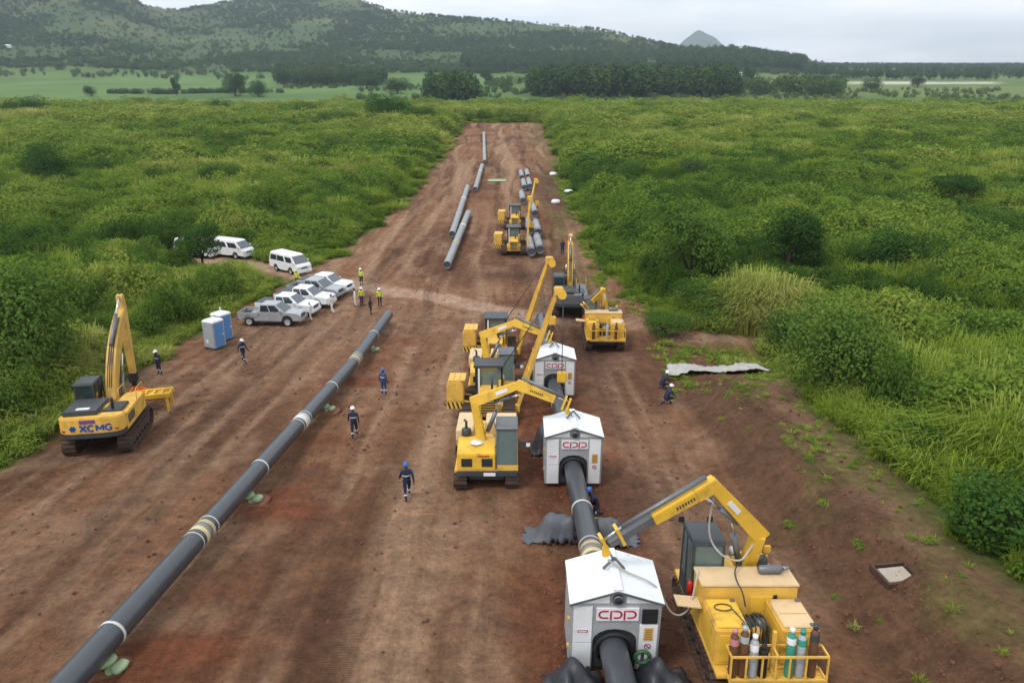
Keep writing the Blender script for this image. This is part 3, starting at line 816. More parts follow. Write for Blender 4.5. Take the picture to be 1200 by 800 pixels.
for (a, b, lab) in (((524, 317), (549, 254), 'nearest grey pipe strung on the far strip, right of another'),
                    ((530, 280), (548, 223), 'grey pipe lying left of the nearest strung pipe'),
                    ((557, 226), (565, 197), 'third grey pipe up the far strip, short and slanted'),
                    ((568, 193), (567, 158), 'farthest grey pipe standing out straight up the cleared strip')):
    pipe_run('strung_pipe', lab, g2(*a), g2(*b), 12.0, 0.42, PIPEP, 0.62, bands=False, capdark=False, group=GP)
k = 0
for (px, py, far) in ((623, 303, 'left'), (633, 302, 'right'), (621, 277, 'left'), (631, 281, 'right'), (627, 258, 'right'), (613, 241, 'left'), (615, 225, 'left'), (621.5, 225, 'right'), (612, 213, 'left'), (619, 213, 'right')):
    g = G(px, py); k += 1
    lab = ['left of the two nearest dark-ended pipes by the far pipelayers', 'right of the two nearest dark-ended pipes by the far pipelayers',
           'left pipe of the second row behind the nearest far pair', 'right pipe of the second row behind the nearest far pair',
           'pale dark-ended pipe just past the nearer far pipelayer', 'single pale pipe left of the farther pipelayer boom',
           'left pipe of the last pair but one up the strip', 'right pipe of the last pair but one up the strip',
           'left pipe of the farthest pair up the strip', 'right pipe of the farthest pair up the strip'][k - 1]
    ln = 7.4 if py > 250 else 9.0
    pipe_run('stacked_pipe', lab, (g.x, g.y), (g.x - 0.2, g.y + ln), ln, 0.46, PIPEP, 0.75 + (0.2 if far == 'right' else 0), bands=False, capdark=True, group='dark-ended pipes laid beside the far pipelayers')
# sandbag rests under the long string
def lump_mesh(name, mat, sx, sy, sz, seed, parent=None):
    r_ = random.Random(seed); bm = bmesh.new(); bmesh.ops.create_icosphere(bm, subdivisions=2, radius=1)
    for v in bm.verts:
        k = 1 + (r_.random() - 0.5) * 0.22; c = v.co
        v.co = Vector((math.copysign(abs(c.x) ** 0.7, c.x) * sx * k, math.copysign(abs(c.y) ** 0.7, c.y) * sy * k, (math.copysign(abs(c.z) ** 0.8, c.z) * sz + sz) * (1 + (k - 1) * 0.5)))
    me = bpy.data.meshes.new(name); bm.to_mesh(me); bm.free()
    me.polygons.foreach_set('use_smooth', [True] * len(me.polygons)); me.materials.append(mat)
    return obj(name, me, parent)
for i, (px, py, lab) in enumerate(((158, 786, 'pale green sandbags under the long pipe, nearest the camera'), (306, 588, 'pale green sandbags under the middle of the long pipe'),
                                   (392, 482, 'pale green sandbags under the long pipe, third from the camera'), (440, 412, 'pale green sandbags under the far end of the long pipe'))):
    g = G(px, py); x = axis_x(LP0, LP1, g.y)
    root = empty('sandbag_rest', lab, 'sandbags', 'sandbag rests under the long pipe'); root.location = (x, g.y, gz(x, g.y) + 0.05)
    m = lump_mesh('soil_mound', SOIL, 0.95, 0.6, 0.12, i + 50, root); m.location = (0.1, 0, -0.14)
    for kx, kz, s in ((-0.38, 0, 1), (0.40, 0, 2), (0.15, 0.17, 3), (0.55, 0.16, 4)):
        b = lump_mesh('sandbag', SANDBAG, 0.27, 0.2, 0.11, i * 7 + s, root); b.location = (kx, (s % 2) * 0.1 - 0.05, kz - 0.02 if kx < 0.5 else kz - 0.1); b.rotation_euler.z = s * 0.3

# ------------------------------------------------------------------ excavators
def boom_plate(path, ws, x0, x1):
    """closed outline (y, z) round a centre line with widths ws"""
    P = [Vector(p) for p in path]; up = []; dn = []
    for i, p in enumerate(P):
        t = (P[min(i + 1, len(P) - 1)] - P[max(i - 1, 0)]).normalized(); n = Vector((-t.y, t.x))
        up.append(p + n * ws[i] / 2); dn.append(p - n * ws[i] / 2)
    return MB().prism([tuple(v) for v in up + dn[::-1]], 'x', x0, x1)
def excavator(label, m, tip, stick_end, yel, house_m, hood, brand=None, group='tracked excavators', cabm=None):
    """tip, stick_end: (y, z) of the boom end and stick end in the machine's own frame"""
    root = empty('excavator', label, 'excavator', group); put(root, m)
    for s in (-1, 1): track(root, s * 1.26, 4.7, 0.62, 0.98)
    MB().box(-0.95, 0.95, -1.0, 1.0, 0.42, 0.85).build('undercarriage', TRACK, root, 0.05)
    MB().lathe([(0.001, 0.85), (0.75, 0.85), (0.75, 1.13), (0.001, 1.13)], (0, 0, 0), 'z', 24).build('slew_ring', TRACK, root)
    # rounded rear counterweight
    arc = [(1.46 * math.copysign(abs(math.sin(a)) ** 0.6, math.sin(a)), -2.05 - 0.85 * max(math.cos(a), 0.0) ** 0.5) for a in np.linspace(-PI / 2, PI / 2, 17)]
    cw = MB().prism(arc, 'z', 1.34, 2.16).build('counterweight', house_m, root, 0.06)
    arc2 = [(x * 0.985, y + 0.03) for x, y in arc]
    MB().prism(arc2, 'z', 1.12, 1.338).build('bumper_band', DGREY, root)
    q = MB(); q.box(-1.46, -0.56, -2.04, 0.0, 1.14, 2.1); q.box(0.5, 1.46, -2.04, 1.55, 1.14, 2.02); q.box(-0.55, 0.49, -2.04, 1.3, 1.14, 1.8)
    q.build('house', house_m, root, 0.03)
    MB().box(-1.3, 0.3, -2.5, -0.35, 2.162, 2.38).build('engine_hood', hood, root, 0.06)
    MB().box(0.36, 1.2, -1.9, -0.4, 2.022, 2.16).build('side_hood', hood, root, 0.04)
    MB().tube([(0.75, -1.6, 2.1), (0.75, -1.6, 2.65), (0.75, -1.72, 2.78)], 0.07, 10).build('exhaust', DGREY, root)
    for k in range(6): MB().box(1.462, 1.475, -1.8 + k * 0.2, -1.68 + k * 0.2, 1.4, 1.85).build('louvre', DGREY, root)
    q = MB()
    for s in (0.55, 1.4):
        q.tube([(s, 1.4, 2.02), (s, 1.4, 2.6), (s, 0.2, 2.6), (s, 0.2, 2.02)], 0.022, 6)
    q.build('handrail', yel, root)
    for s in (-1.17, 1.17): MB().box(s - 0.09, s + 0.09, -2.80, -2.60, 1.48, 1.56).build('rear_light', REDP, root)
    cab(root, -1.46, -0.54, 0.02, 1.75, 1.16, 3.05, cabm or DGREY, GLASS, low=0.3)
    foot = (0.95, 1.75); pk = (foot[0] + (tip[0] - foot[0]) * 0.36 - 0.5, foot[1] + (tip[1] - foot[1]) * 0.52 + 0.35)
    path = [foot]
    for k in range(1, 9):
        f = k / 8.; a = Vector(foot).lerp(Vector(pk), f); b = Vector(pk).lerp(Vector(tip), f); path.append(tuple(a.lerp(b, f)))
    b = boom_plate(path, [0.5, 0.62, 0.74, 0.84, 0.88, 0.8, 0.7, 0.55, 0.42], -0.24, 0.24).build('boom', yel, root, 0.02)
    mid = path[4]
    for s in (-0.36, 0.36): cyl(root, (s, 1.45, 1.5), (s, mid[0] + 0.1, mid[1] - 0.1), 0.085, 0.6)
    sd = (Vector(stick_end) - Vector(tip)).normalized(); tail = Vector(tip) - sd * 0.85
    st = boom_plate([tuple(tail), tip, tuple(Vector(tip).lerp(Vector(stick_end), 0.5)), stick_end], [0.3, 0.72, 0.56, 0.32], -0.17, 0.17).build('stick', yel, root, 0.02)
    up = Vector((-(Vector(tip) - Vector(mid)).normalized().y, (Vector(tip) - Vector(mid)).normalized().x))
    pa = Vector(path[4]) + up * 0.62
    cyl(root, (0, pa.x, pa.y), (0, tail.x, tail.y), 0.10, 0.6, 'stick_cylinder')
    n = Vector((sd.y, -sd.x)); n = n if n.x > 0 else -n
    p1 = Vector(tip) + n * 0.45 + sd * 0.1; p2 = Vector(stick_end) + n * 0.32 - sd * 0.35
    cyl(root, (0, p1.x, p1.y), (0, p2.x, p2.y), 0.075, 0.6, 'bucket_cylinder')
    q = MB()   # hoses along the boom
    for s in (-0.1, 0.0, 0.1):
        q.tube([(s, p[0] + 0.0, p[1]) for p in [tuple(Vector(path[i]) + Vector((-(0.46 if i < 6 else 0.34), 0.18))) for i in range(1, 8)]], 0.025, 6)
    q.build('hose', ROPED, b)
    return root
XM = frame(-21.1, 33.8, R(13))
Xi = XM.inverted()
exc = excavator('yellow excavator with blue lettering, parked at the grass edge on the left', XM, (4.7, 6.0), (5.15, 2.0), OCH, YEL, DGREY)
# lettering on the counterweight
wt = MB().box(-0.42, 0.28, -2.915, -2.89, 1.88, 2.06).build('number_plate', M('red_blue_plate', (0.16, 0.06, 0.22), 0.5, var=0.3, scale=9), exc)
def rear_y(x): sn = (abs(x) / 1.46) ** (1 / 0.6); return -2.05 - 0.85 * math.sqrt(math.sqrt(max(0.0, 1 - sn * sn))) - 0.012
def glyph(name, strokes, x0, z0, w_, h_, bold):
    q = MB()
    for st_ in strokes: ribbon(q, [(x0 + u_ * w_, z0 + v_ * h_) for u_, v_ in st_], bold)
    q.v = [(v[0], v[1] + rear_y(v[0]), v[2]) for v in q.v]
    return q.build(name, BLUEP, exc)
_c = [(0.5 + 0.5 * math.cos(a), 0.5 + 0.5 * math.sin(a)) for a in np.linspace(0.75, 2 * PI - 0.75, 12)]
glyph('letter', [[(0, 0), (1, 1)], [(0, 1), (1, 0)]], -0.42, 1.50, 0.27, 0.30, 0.085)
glyph('letter', [_c], -0.07, 1.50, 0.28, 0.30, 0.08)
glyph('letter', [[(0, 0), (0, 1)], [(0, 1), (0.5, 0.25)], [(0.5, 0.25), (1, 1)], [(1, 1), (1, 0)]], 0.31, 1.50, 0.30, 0.30, 0.075)
glyph('letter', [_c + [(0.87, 0.45), (0.55, 0.45)]], 0.71, 1.50, 0.28, 0.30, 0.08)
q = MB()
for a in range(6):
    an = a * PI / 3; q.beam((-0.74, rear_y(-0.74), 1.65), (-0.74 + 0.15 * math.cos(an), rear_y(-0.74) - 0.002, 1.65 + 0.15 * math.sin(an)), 0.02, 0.09)
q.build('emblem', BLUEP, exc)
MB().box(-0.75, -0.15, -2.2, -1.9, 2.382, 2.39).build('hood_label', SIGNW, exc)
# coupler at the end of its stick
q = MB(); q.box(-0.22, 0.22, 4.9, 5.42, 1.55, 2.1); q.box(-0.12, 0.12, 5.03, 5.28, 1.25, 1.55); q.build('coupler', BLACK, exc, 0.04)
# yellow lifting frame in front of it, hung in orange slings
hp = XM @ Vector((0, 5.15, 1.25))
yf = empty('steel_frame', 'bright yellow steel lifting frame hung in slings before the left excavator', 'lifting frame')
fx, fy = hp.x + 1.05, hp.y - 0.6; fz = gz(fx, fy)
put(yf, Matrix.Translation((fx, fy, fz)) @ Matrix.Rotation(R(8), 4, 'Z'))
for s in (-0.4, 0.4):
    MB().beam((-1.15, s, 0.92), (1.3, s, 1.02), 0.14, 0.26).build('side_beam', YEL2, yf, 0.015)
    for e in (-1.0, 1.1):
        MB().beam((e, s, 0.0), (e, s, 0.8), 0.12, 0.12).build('leg', YEL2, yf)
for k in range(6): MB().beam((-1.05 + k * 0.45, -0.33, 1.0), (-1.05 + k * 0.45, 0.33, 1.0), 0.1, 0.16).build('crossbar', YEL2, yf)
q = MB(); q.prism([(-0.33, 0.95), (0.33, 0.95), (0.0, 0.55)], 'x', -0.9, 1.0); q.build('trough', YEL2, yf)
sl = empty('sling', 'orange slings between the left excavator coupler and the yellow frame', 'sling'); sl.location = hp
for dx, dy in ((0.0, -0.98), (-0.1, -0.2), (1.0, -0.85), (0.95, -0.1)):
    MB().beam((0, 0, 0), (dx, dy, fz + 1.02 - hp.z), 0.05, 0.12).build('sling_strap', ORANGE, sl)

E2 = frame(5.15, 61.5, R(-3))
ex2 = excavator('grey-backed excavator with upright yellow boom, farthest in the right-hand work line', E2, (3.0, 5.6), (5.0, 2.6), YEL, MGREY, DGREY)
bk = MB(); bk.prism([(4.7, 2.7), (5.3, 2.6), (5.5, 1.8), (5.1, 1.2), (4.5, 1.3), (4.4, 2.0)], 'x', -0.55, 0.55); bk.build('bucket', TRACK, ex2, 0.05)

# ------------------------------------------------------------------ pipelayers (side booms), built facing -y with the boom at +x
def hook_block(root, p, s=1.0):
    q = MB().box(p[0] - 0.26 * s, p[0] + 0.26 * s, p[1] - 0.16 * s, p[1] + 0.16 * s, p[2], p[2] + 0.62 * s); b = q.build('hook_block', YEL2, root, 0.06)
    hk = [Vector((p[0] + 0.14 * math.sin(a), p[1], p[2] - 0.22 - 0.14 * math.cos(a))) for a in np.linspace(PI, -PI * 0.4, 9)]
    MB().tube([(p[0], p[1], p[2] + 0.02), hk[0]] + hk, 0.045, 8).build('hook', DGREY, b)
    return b
def pipelayer(label, m, tip, hook_z, seed=0):
    root = empty('pipelayer', label, 'pipelayer', 'yellow side-boom pipelayers'); put(root, m)
    for s in (-1, 1): track(root, s * 1.12, 4.1, 0.66, 1.06)
    MB().box(-0.8, 0.8, -1.7, 1.6, 0.45, 1.15).build('chassis', YEL, root, 0.04)
    q = MB(); q.prism([(-2.15, 0.75), (-2.15, 1.75), (-0.45, 1.95), (-0.45, 0.75)], 'x', -0.5, 0.5); hd = q.build('hood', YEL, root, 0.05)
    for k in range(6): MB().box(-0.4, 0.4, -2.17, -2.152, 0.85 + k * 0.14, 0.93 + k * 0.14).build('grille_bar', DGREY, hd)
    MB().tube([(0.2, -1.3, 1.8), (0.2, -1.3, 2.6)], 0.07, 10).build('exhaust', DGREY, root)
    MB().box(-0.85, 0.85, 0.9, 1.75, 1.15, 1.9).build('fuel_tank', YEL, root, 0.06)
    # roof on posts
    cn = MB()
    for x in (-0.72, 0.72):
        for y in (-0.5, 0.95): cn.beam((x, y, 1.15), (x, y, 2.95), 0.1, 0.1)
    cn.box(-0.7, 0.7, -0.48, 0.9, 1.152, 1.25)
    c = cn.build('canopy_frame', BLACK, root)
    MB().box(-0.85, 0.85, -0.66, 1.12, 2.95, 3.1).build('canopy_roof', DGREY, c, 0.04)
    MB().box(-0.66, 0.66, -0.505, -0.49, 1.6, 2.9).build('windscreen', GLASSG, c)
    MB().box(-0.25, 0.25, 0.2, 0.7, 1.26, 1.6).build('seat', SEATM, c, 0.04)
    MB().beam((-0.55, -0.62, 1.2), (-0.55, -0.62, 2.95), 0.09, 0.09).build('white_post', SIGNW, c)
    # counterweight out on the left
    q = MB(); q.prism([(-2.35, 1.12), (-2.35, 2.05), (-2.15, 2.3), (-1.55, 2.3), (-1.4, 2.05), (-1.4, 1.12)], 'y', -1.0, 0.55); cw = q.build('counterweight', YEL, root, 0.05)
    for k in range(3):
        MB().box(-2.25 + k * 0.32, -1.95 + k * 0.32, -0.96, 0.5, 2.305, 2.36).build('counterweight_slab', YEL, cw)
    sk = MB().box(-2.34, -1.42, -1.03, -0.99, 0.72, 1.11).build('hazard_board', YEL2, root)
    for k in range(4):
        x0 = -2.32 + k * 0.24
        MB().prism([(x0, 1.1), (x0 + 0.1, 1.1), (x0 + 0.22, 0.73), (x0 + 0.12, 0.73)], 'y', -1.04, -1.028).build('hazard_stripe', BLACK, sk)
    MB().beam((-1.9, -0.8, 1.2), (-0.8, -0.8, 0.9), 0.14, 0.18).build('weight_arm', YEL, root); MB().beam((-1.9, 0.4, 1.2), (-0.8, 0.4, 0.9), 0.14, 0.18).build('weight_arm', YEL, root)
    # A-shaped boom hinged at the right track
    b = MB(); T = Vector(tip)
    for y in (-0.85, 0.85): b.beam((1.62, y, 0.75), T + Vector((0, y * 0.16, 0)), 0.2, 0.26, 0.15, 0.2)
    for f in (0.3, 0.55, 0.8):
        a0 = Vector((1.62, -0.85, 0.75)).lerp(T + Vector((0, -0.136, 0)), f); a1 = Vector((1.62, 0.85, 0.75)).lerp(T + Vector((0, 0.136, 0)), f)
        b.beam(a0, a1, 0.1, 0.12)
    bo = b.build('boom', YEL, root, 0.01)
    MB().box(T.x - 0.2, T.x + 0.3, T.y - 0.3, T.y + 0.3, T.z - 0.28, T.z + 0.18).build('boom_head', YEL, bo, 0.05)
    for s in (-0.34, 0.34): MB().lathe([(0.001, -0.05), (0.24, -0.05), (0.24, 0.05), (0.001, 0.05)], (T.x + 0.22, T.y + s, T.z - 0.2), 'y', 14, False).build('sheave', YEL2, bo)
    for y in (-0.9, 0.9): MB().box(1.46, 1.75, y - 0.18, y + 0.18, 0.5, 0.95).build('boom_hinge', YEL, root, 0.03)
    wf = MB(); wf.beam((-0.2, 0.0, 1.9), (0.55, 0.0, 2.5), 0.3, 0.3); wf.beam((-0.4, -0.3, 1.15), (-0.4, -0.3, 2.4), 0.14, 0.14); wf.beam((0.62, -0.75, 1.15), (0.62, -0.75, 2.3), 0.14, 0.14)
    wf.build('winch_frame', YEL, root)
    MB().lathe([(0.001, -0.4), (0.3, -0.4), (0.3, -0.36), (0.18, -0.36), (0.18, 0.36), (0.3, 0.36), (0.3, 0.4), (0.001, 0.4)], (0.2, -0.95, 1.5), 'y', 14).build('winch_drum', DGREY, root)
    w = MB()
    for s in (-0.08, 0.08):
        w.tube([(0.5, s - 0.2, 2.5), T + Vector((-0.1, s, 0.05))], 0.018, 5)
    w.build('luffing_rope', WIRE, root)
    w = MB()
    for s in (-0.1, 0.1): w.tube([T + Vector((0.3, s, -0.2)), (T.x + 0.3, T.y + s, hook_z + 0.6)], 0.016, 5)
    w.build('hoist_rope', WIRE, root)
    hook_block(root, (T.x + 0.3, T.y, hook_z))
    return root
def local(m, p): return m.inverted() @ Vector(p)
def pl(label, x, y, tip_w, hook_w):
    m = frame(x, y, 0)
    t = local(m, tip_w); hz = local(m, (tip_w[0], tip_w[1], hook_w)).z
    return pipelayer(label, m, t, hz)
pl('yellow pipelayer nearest the camera, its long boom reaching over the far shelter', -1.3, 37.4, (2.45, 37.2, 5.0), -0.2)
pl('second yellow pipelayer, its boom the highest over the road crossing', -1.15, 48.9, (2.42, 46.6, 4.2), -0.3)
pl('nearer of two small far pipelayers beside the dark-ended pipes', 0.2, 84.5, (2.0, 84.9, 1.5), -2.0)
pl('farther of two small far pipelayers, boom slanting up right', 0.4, 99.0, (3.2, 101.0, 1.1), -2.4)

# ------------------------------------------------------------------ tracked welding carriers with knuckle cranes
def crane(root, base, head, elbow, yend, tip, drop=None, lettering=True):
    base, head, elbow, yend, tip = [Vector(p) for p in (base, head, elbow, yend, tip)]
    c = MB(); c.beam(base, head, 0.42, 0.5, 0.34, 0.4, up=(0, 1, 0)); c.build('crane_column', YEL2, root, 0.02)
    MB().box(base.x - 0.4, base.x + 0.4, base.y - 0.4, base.y + 0.4, base.z - 0.35, base.z).build('crane_base', YEL, root, 0.04)
    d = (elbow - head).normalized()
    side = (yend - elbow).cross(head - elbow).normalized()
    q = MB(); q.beam(head - d * 0.15, head.lerp(elbow, 0.55), 0.34, 0.5, 0.32, 0.42, up=side.cross(d)); q.beam(head.lerp(elbow, 0.55), elbow + d * 0.12, 0.318, 0.418, 0.3, 0.34, up=side.cross(d)); i = q.build('inner_boom', YEL2, root, 0.02)
    d2 = (yend - elbow).normalized(); n2 = side.cross(d2).normalized(); n2 = n2 if n2.z > 0 else -n2
    q = MB(); q.beam(elbow - d2 * 0.1, elbow.lerp(yend, 0.3), 0.32, 0.46, 0.3, 0.42, up=n2); q.beam(elbow.lerp(yend, 0.3), yend, 0.298, 0.40, 0.28, 0.36, up=n2); o = q.build('outer_boom', YEL2, root, 0.02)
    t3 = tip + (yend - tip).normalized() * 0.12
    e = MB().beam(yend.lerp(elbow, 0.05), t3, 0.2, 0.26, 0.16, 0.2, up=n2).build('extension', MGREY, root)
    MB().tube([elbow.lerp(yend, 0.05) + n2 * 0.36, tip.lerp(yend, 0.45) + n2 * 0.3], 0.075, 10).build('extension_cylinder', MGREY, root)
    MB().tube([tip.lerp(yend, 0.45) + n2 * 0.3, tip + n2 * 0.22], 0.04, 8).build('extension_rod', CHROME, root)
    for f in (0.0, 0.32):
        p = tip.lerp(yend, f); MB().beam(p - n2 * 0.22, p + n2 * 0.42, 0.28, 0.09, up=d2).build('end_bracket', YEL2, root)
    cyl(root, base + (head - base) * 0.25 + d * 0.35, head.lerp(elbow, 0.62) - Vector((0, 0, 0.32)), 0.10, 0.6, 'boom_cylinder')
    pa = head.lerp(elbow, 0.45); pb = elbow.lerp(yend, 0.16) - n2 * 0.34
    cyl(root, pa - Vector((0, 0, 0.34)), pb, 0.085, 0.6, 'knuckle_cylinder')
    if lettering:
        q = MB(); a = elbow.lerp(yend, 0.35); sd = side * (0.155 if side.y < 0 else -0.155)
        for k in range(7):
            p = a + d2 * (0.09 * k) + sd; q.beam(p - n2 * 0.05, p + n2 * 0.05, 0.02, 0.045, up=d2)
        q.build('boom_marking', DGREY, o)
        q = MB(); a = head.lerp(elbow, 0.5)
        sd = side * (0.172 if side.y < 0 else -0.172)
        q.beam(a + sd, a + sd + d * 0.55, 0.02, 0.16, up=side.cross(d)); q.build('boom_label', SIGNW, i)
    if drop is not None:
        q = MB(); q.tube([tip, Vector(drop)], 0.03, 6); q.build('lifting_chain', MGREY, root)
        k = MB().box(tip.x - 0.09, tip.x + 0.09, tip.y - 0.09, tip.y + 0.09, tip.z - 0.3, tip.z).build('hook', YEL2, root, 0.02)
def carrier_rear(label, m, cr):
    """seen from behind: two cabinets, a generator box, a cab on the left and a rack for gas bottles"""
    root = empty('welding_carrier', label, 'welding carrier', 'tracked welding carriers'); put(root, m)
    for s in (-1, 1): track(root, s * 1.18, 4.9, 0.56, 0.9)
    MB().box(-0.85, 0.85, -2.2, 2.2, 0.4, 0.86).build('chassis', DGREY, root, 0.04)
    MB().box(-1.4, 1.45, -2.75, 2.4, 0.9, 1.02).build('deck', YEL, root, 0.02)
    g = MB().box(-1.4, 1.35, -0.88, 0.05, 1.022, 2.46).build('generator_box', YEL, root, 0.02)
    MB().box(-1.43, 1.38, -0.91, 0.08, 2.462, 2.54).build('generator_lid', CREAM, g, 0.02)
    MB().box(0.0, 0.62, -0.915, -0.882, 1.3, 2.15).build('door', YEL2, g)
    MB().box(0.66, 0.76, -0.92, -0.882, 1.95, 2.2).build('latch', BLACK, g)
    q = MB(); q.tube([(0.35, -0.32, 2.66), (0.42, -0.32, 2.68), (1.0, -0.3, 2.68), (1.08, -0.3, 2.66)], [0.08, 0.13, 0.13, 0.08], 12); sil = q.build('silencer', MGREY, root)
    MB().tube([(1.06, -0.3, 2.67), (1.2, -0.3, 2.68), (1.27, -0.28, 2.76)], 0.05, 8).build('silencer_pipe', MGREY, sil)
    for x in (0.5, 0.95): MB().box(x - 0.04, x + 0.04, -0.4, -0.22, 2.541, 2.6).build('silencer_foot', MGREY, sil)
    for x0, x1 in ((-1.38, -0.45), (0.42, 1.4)):
        c = MB().box(x0, x1, -2.36, -0.93, 1.022, 2.1).build('cabinet', YEL, root, 0.03)
        ld = MB().box(x0 + 0.05, x1 - 0.05, -2.28, -0.99, 2.102, 2.15).build('cabinet_lid', CREAM if x0 > 0 else YEL2, c, 0.02)
        MB().box(x0 + 0.12, x1 - 0.12, -1.7, -1.67, 2.151, 2.162).build('lid_seam', OCH, c)
        for yy in (-2.2, -1.1): MB().box(x1 - 0.2, x1 - 0.08, yy - 0.05, yy + 0.05, 2.151, 2.20).build('hinge', MGREY, c)
        MB().box(x0 + 0.1, x1 - 0.1, -2.385, -2.362, 1.15, 1.95).build('cabinet_door', YEL2, c)
        MB().box(x0 - 0.012, x0 - 0.002, -2.2, -1.1, 1.15, 1.95).build('side_door', YEL2, c)
    hz = MB(); hz.tube([(-1.05 + 0.24 * math.cos(a) + 0.1, -1.45 + 0.16 * math.sin(a), 2.19) for a in np.linspace(0, 6.0, 20)] + [(-0.6, -1.9, 2.17), (-0.5, -2.3, 2.17)], 0.018, 6)
    hz.build('hose', ROPED, root)
    MB().frustum([(-2.12, -1.02, 1.93), (-1.42, -1.05, 1.86), (-1.42, -0.5, 1.86), (-2.12, -0.5, 1.93)], [(-2.12, -1.02, 1.97), (-1.42, -1.05, 1.90), (-1.42, -0.5, 1.90), (-2.12, -0.5, 1.97)]).build('open_flap', CREAM, root)
    # pump gear between the cabinets
    q = MB(); q.box(-0.35, 0.3, -1.9, -1.0, 1.022, 1.35); q.build('pump_bed', DGREY, root, 0.03)
    for k, (x, y, z, r_) in enumerate(((-0.2, -1.4, 1.55, 0.2), (0.12, -1.5, 1.6, 0.16), (-0.05, -1.75, 1.5, 0.14), (0.15, -1.15, 1.5, 0.18))):
        q = MB(); q.lathe([(0.001, -0.2), (r_, -0.2), (r_, 0.2), (r_ * 0.4, 0.26), (0.001, 0.26)], (x, y, z), 'z', 10); q.build('pump', (DGREY, MGREY, OCH, DGREY)[k], root)
    q = MB()
    for k in range(5):
        x = -0.3 + k * 0.13; q.tube([(x, -1.9, 1.35), (x + 0.05, -1.85, 1.8), (x - 0.05, -1.5, 1.95), (x, -1.1, 1.7)], 0.022, 6)
    q.build('hose', ROPED, root)
    # bottle rack
    rk = MB()
    for z in (1.05, 1.75):
        for y in (-2.98, -2.5): rk.beam((-1.12, y, z), (1.42, y, z), 0.05, 0.05)
    for x in (-1.12, -0.72, -0.3, 0.05, 0.42, 0.85, 1.42): rk.beam((x, -2.98, 0.92), (x, -2.98, 1.76), 0.045, 0.045)
    for x in (-1.12, 0.1, 1.42): rk.beam((x, -2.98, 1.05), (x, -2.5, 1.05), 0.05, 0.05); rk.beam((x, -2.98, 1.75), (x, -2.5, 1.75), 0.05, 0.05)
    rk.beam((0.1, -2.6, 0.95), (0.1, -2.6, 2.25), 0.09, 0.09)
    rk.build('bottle_rack', YEL, root)
    MB().box(-1.12, 1.42, -2.98, -2.5, 0.93, 1.0).build('rack_floor', YEL, root)
    cab(root, -1.45, -0.5, 0.12, 1.6, 1.03, 3.3, DGREY, GLASSG, low=0.28)
    for s in (-1.5, -0.6):
        q = MB(); q.box(s - 0.09, s + 0.09, 1.5, 1.56, 3.2, 3.4); q.build('work_lamp', BLACK, root, 0.02)
    MB().box(0.4, 1.4, 0.6, 2.3, 1.022, 1.75).build('front_cabinet', YEL, root, 0.04)
    MB().box(-0.4, 0.35, 1.3, 2.3, 1.022, 1.6).build('engine_cover', YEL2, root, 0.04)
    q = MB(); q.lathe([(0.001, -0.22), (0.2, -0.22), (0.24, 0.0), (0.2, 0.22), (0.001, 0.22)], (0.95, 1.1, 2.0), 'z', 12); q.build('air_filter', DGREY, root)
    MB().tube([(1.15, 1.15, 1.75), (1.15, 1.15, 2.35)], 0.03, 6).build('lamp_post', YEL, root); MB().box(1.05, 1.25, 1.1, 1.2, 2.35, 2.6).build('lamp', YEL2, root, 0.02)
    q = MB(); q.lathe([(0.001, -0.1), (0.13, -0.1), (0.13, 0.1), (0.001, 0.1)], (-0.05, 0.75, 2.65), 'z', 12); q.build('white_canister', SIGNW, root)
    q = MB(); q.lathe([(0.001, -0.25), (0.09, -0.25), (0.09, 0.18), (0.03, 0.25), (0.001, 0.25)], (-1.28, -0.02 + 0.13, 1.5), 'z', 10); fe = q.build('fire_extinguisher', REDP, root); fe.location = (-0.2, -0.0, 0.28)
    pts = [local(m, p) if w_ else Vector(p) for p, w_ in cr['pts']]
    crane(root, *pts, drop=(local(m, cr['drop']) if cr.get('drop') else None))
    return root
def bottle(label, m, loc, mat, h, band=None):
    o = MB(); o.lathe([(0.001, 0), (0.11, 0), (0.115, 0.03), (0.115, h - 0.28), (0.10, h - 0.2), (0.045, h - 0.13), (0.04, h - 0.1)], (0, 0, 0), 'z', 14)
    root = empty('gas_bottle', label, 'gas bottle', 'gas bottles in the racks of the carriers')
    put(root, m @ Matrix.Translation(loc))
    o.build('bottle_body', mat, root)
    q = MB(); q.lathe([(0.04, h - 0.12), (0.07, h - 0.12), (0.075, h), (0.001, h + 0.01)], (0, 0, 0), 'z', 10); q.build('valve_cap', band or mat, root)
    q = MB(); q.lathe([(0.118, h - 0.45), (0.119, h - 0.3), (0.112, h - 0.26)], (0, 0, 0), 'z', 14); q.build('label_band', band or mat, root)
    return root
CM1 = frame(6.85, 17.4, 0)
tip1 = (2.62, 16.85, 3.82)
c1 = carrier_rear('yellow welding carrier in the right foreground with gas bottles and crane', CM1,
    dict(pts=[((0.25, 0.75, 1.6), 0), ((7.32, 18.0, 3.4), 1), ((5.66, 17.6, 5.35), 1), ((3.95, 17.2, 4.5), 1), (tip1, 1)], drop=(S1[0], S1[1] + 0.86, 3.36)))
PINK = M('pink_cap', (0.5, 0.2, 0.22), 0.5)
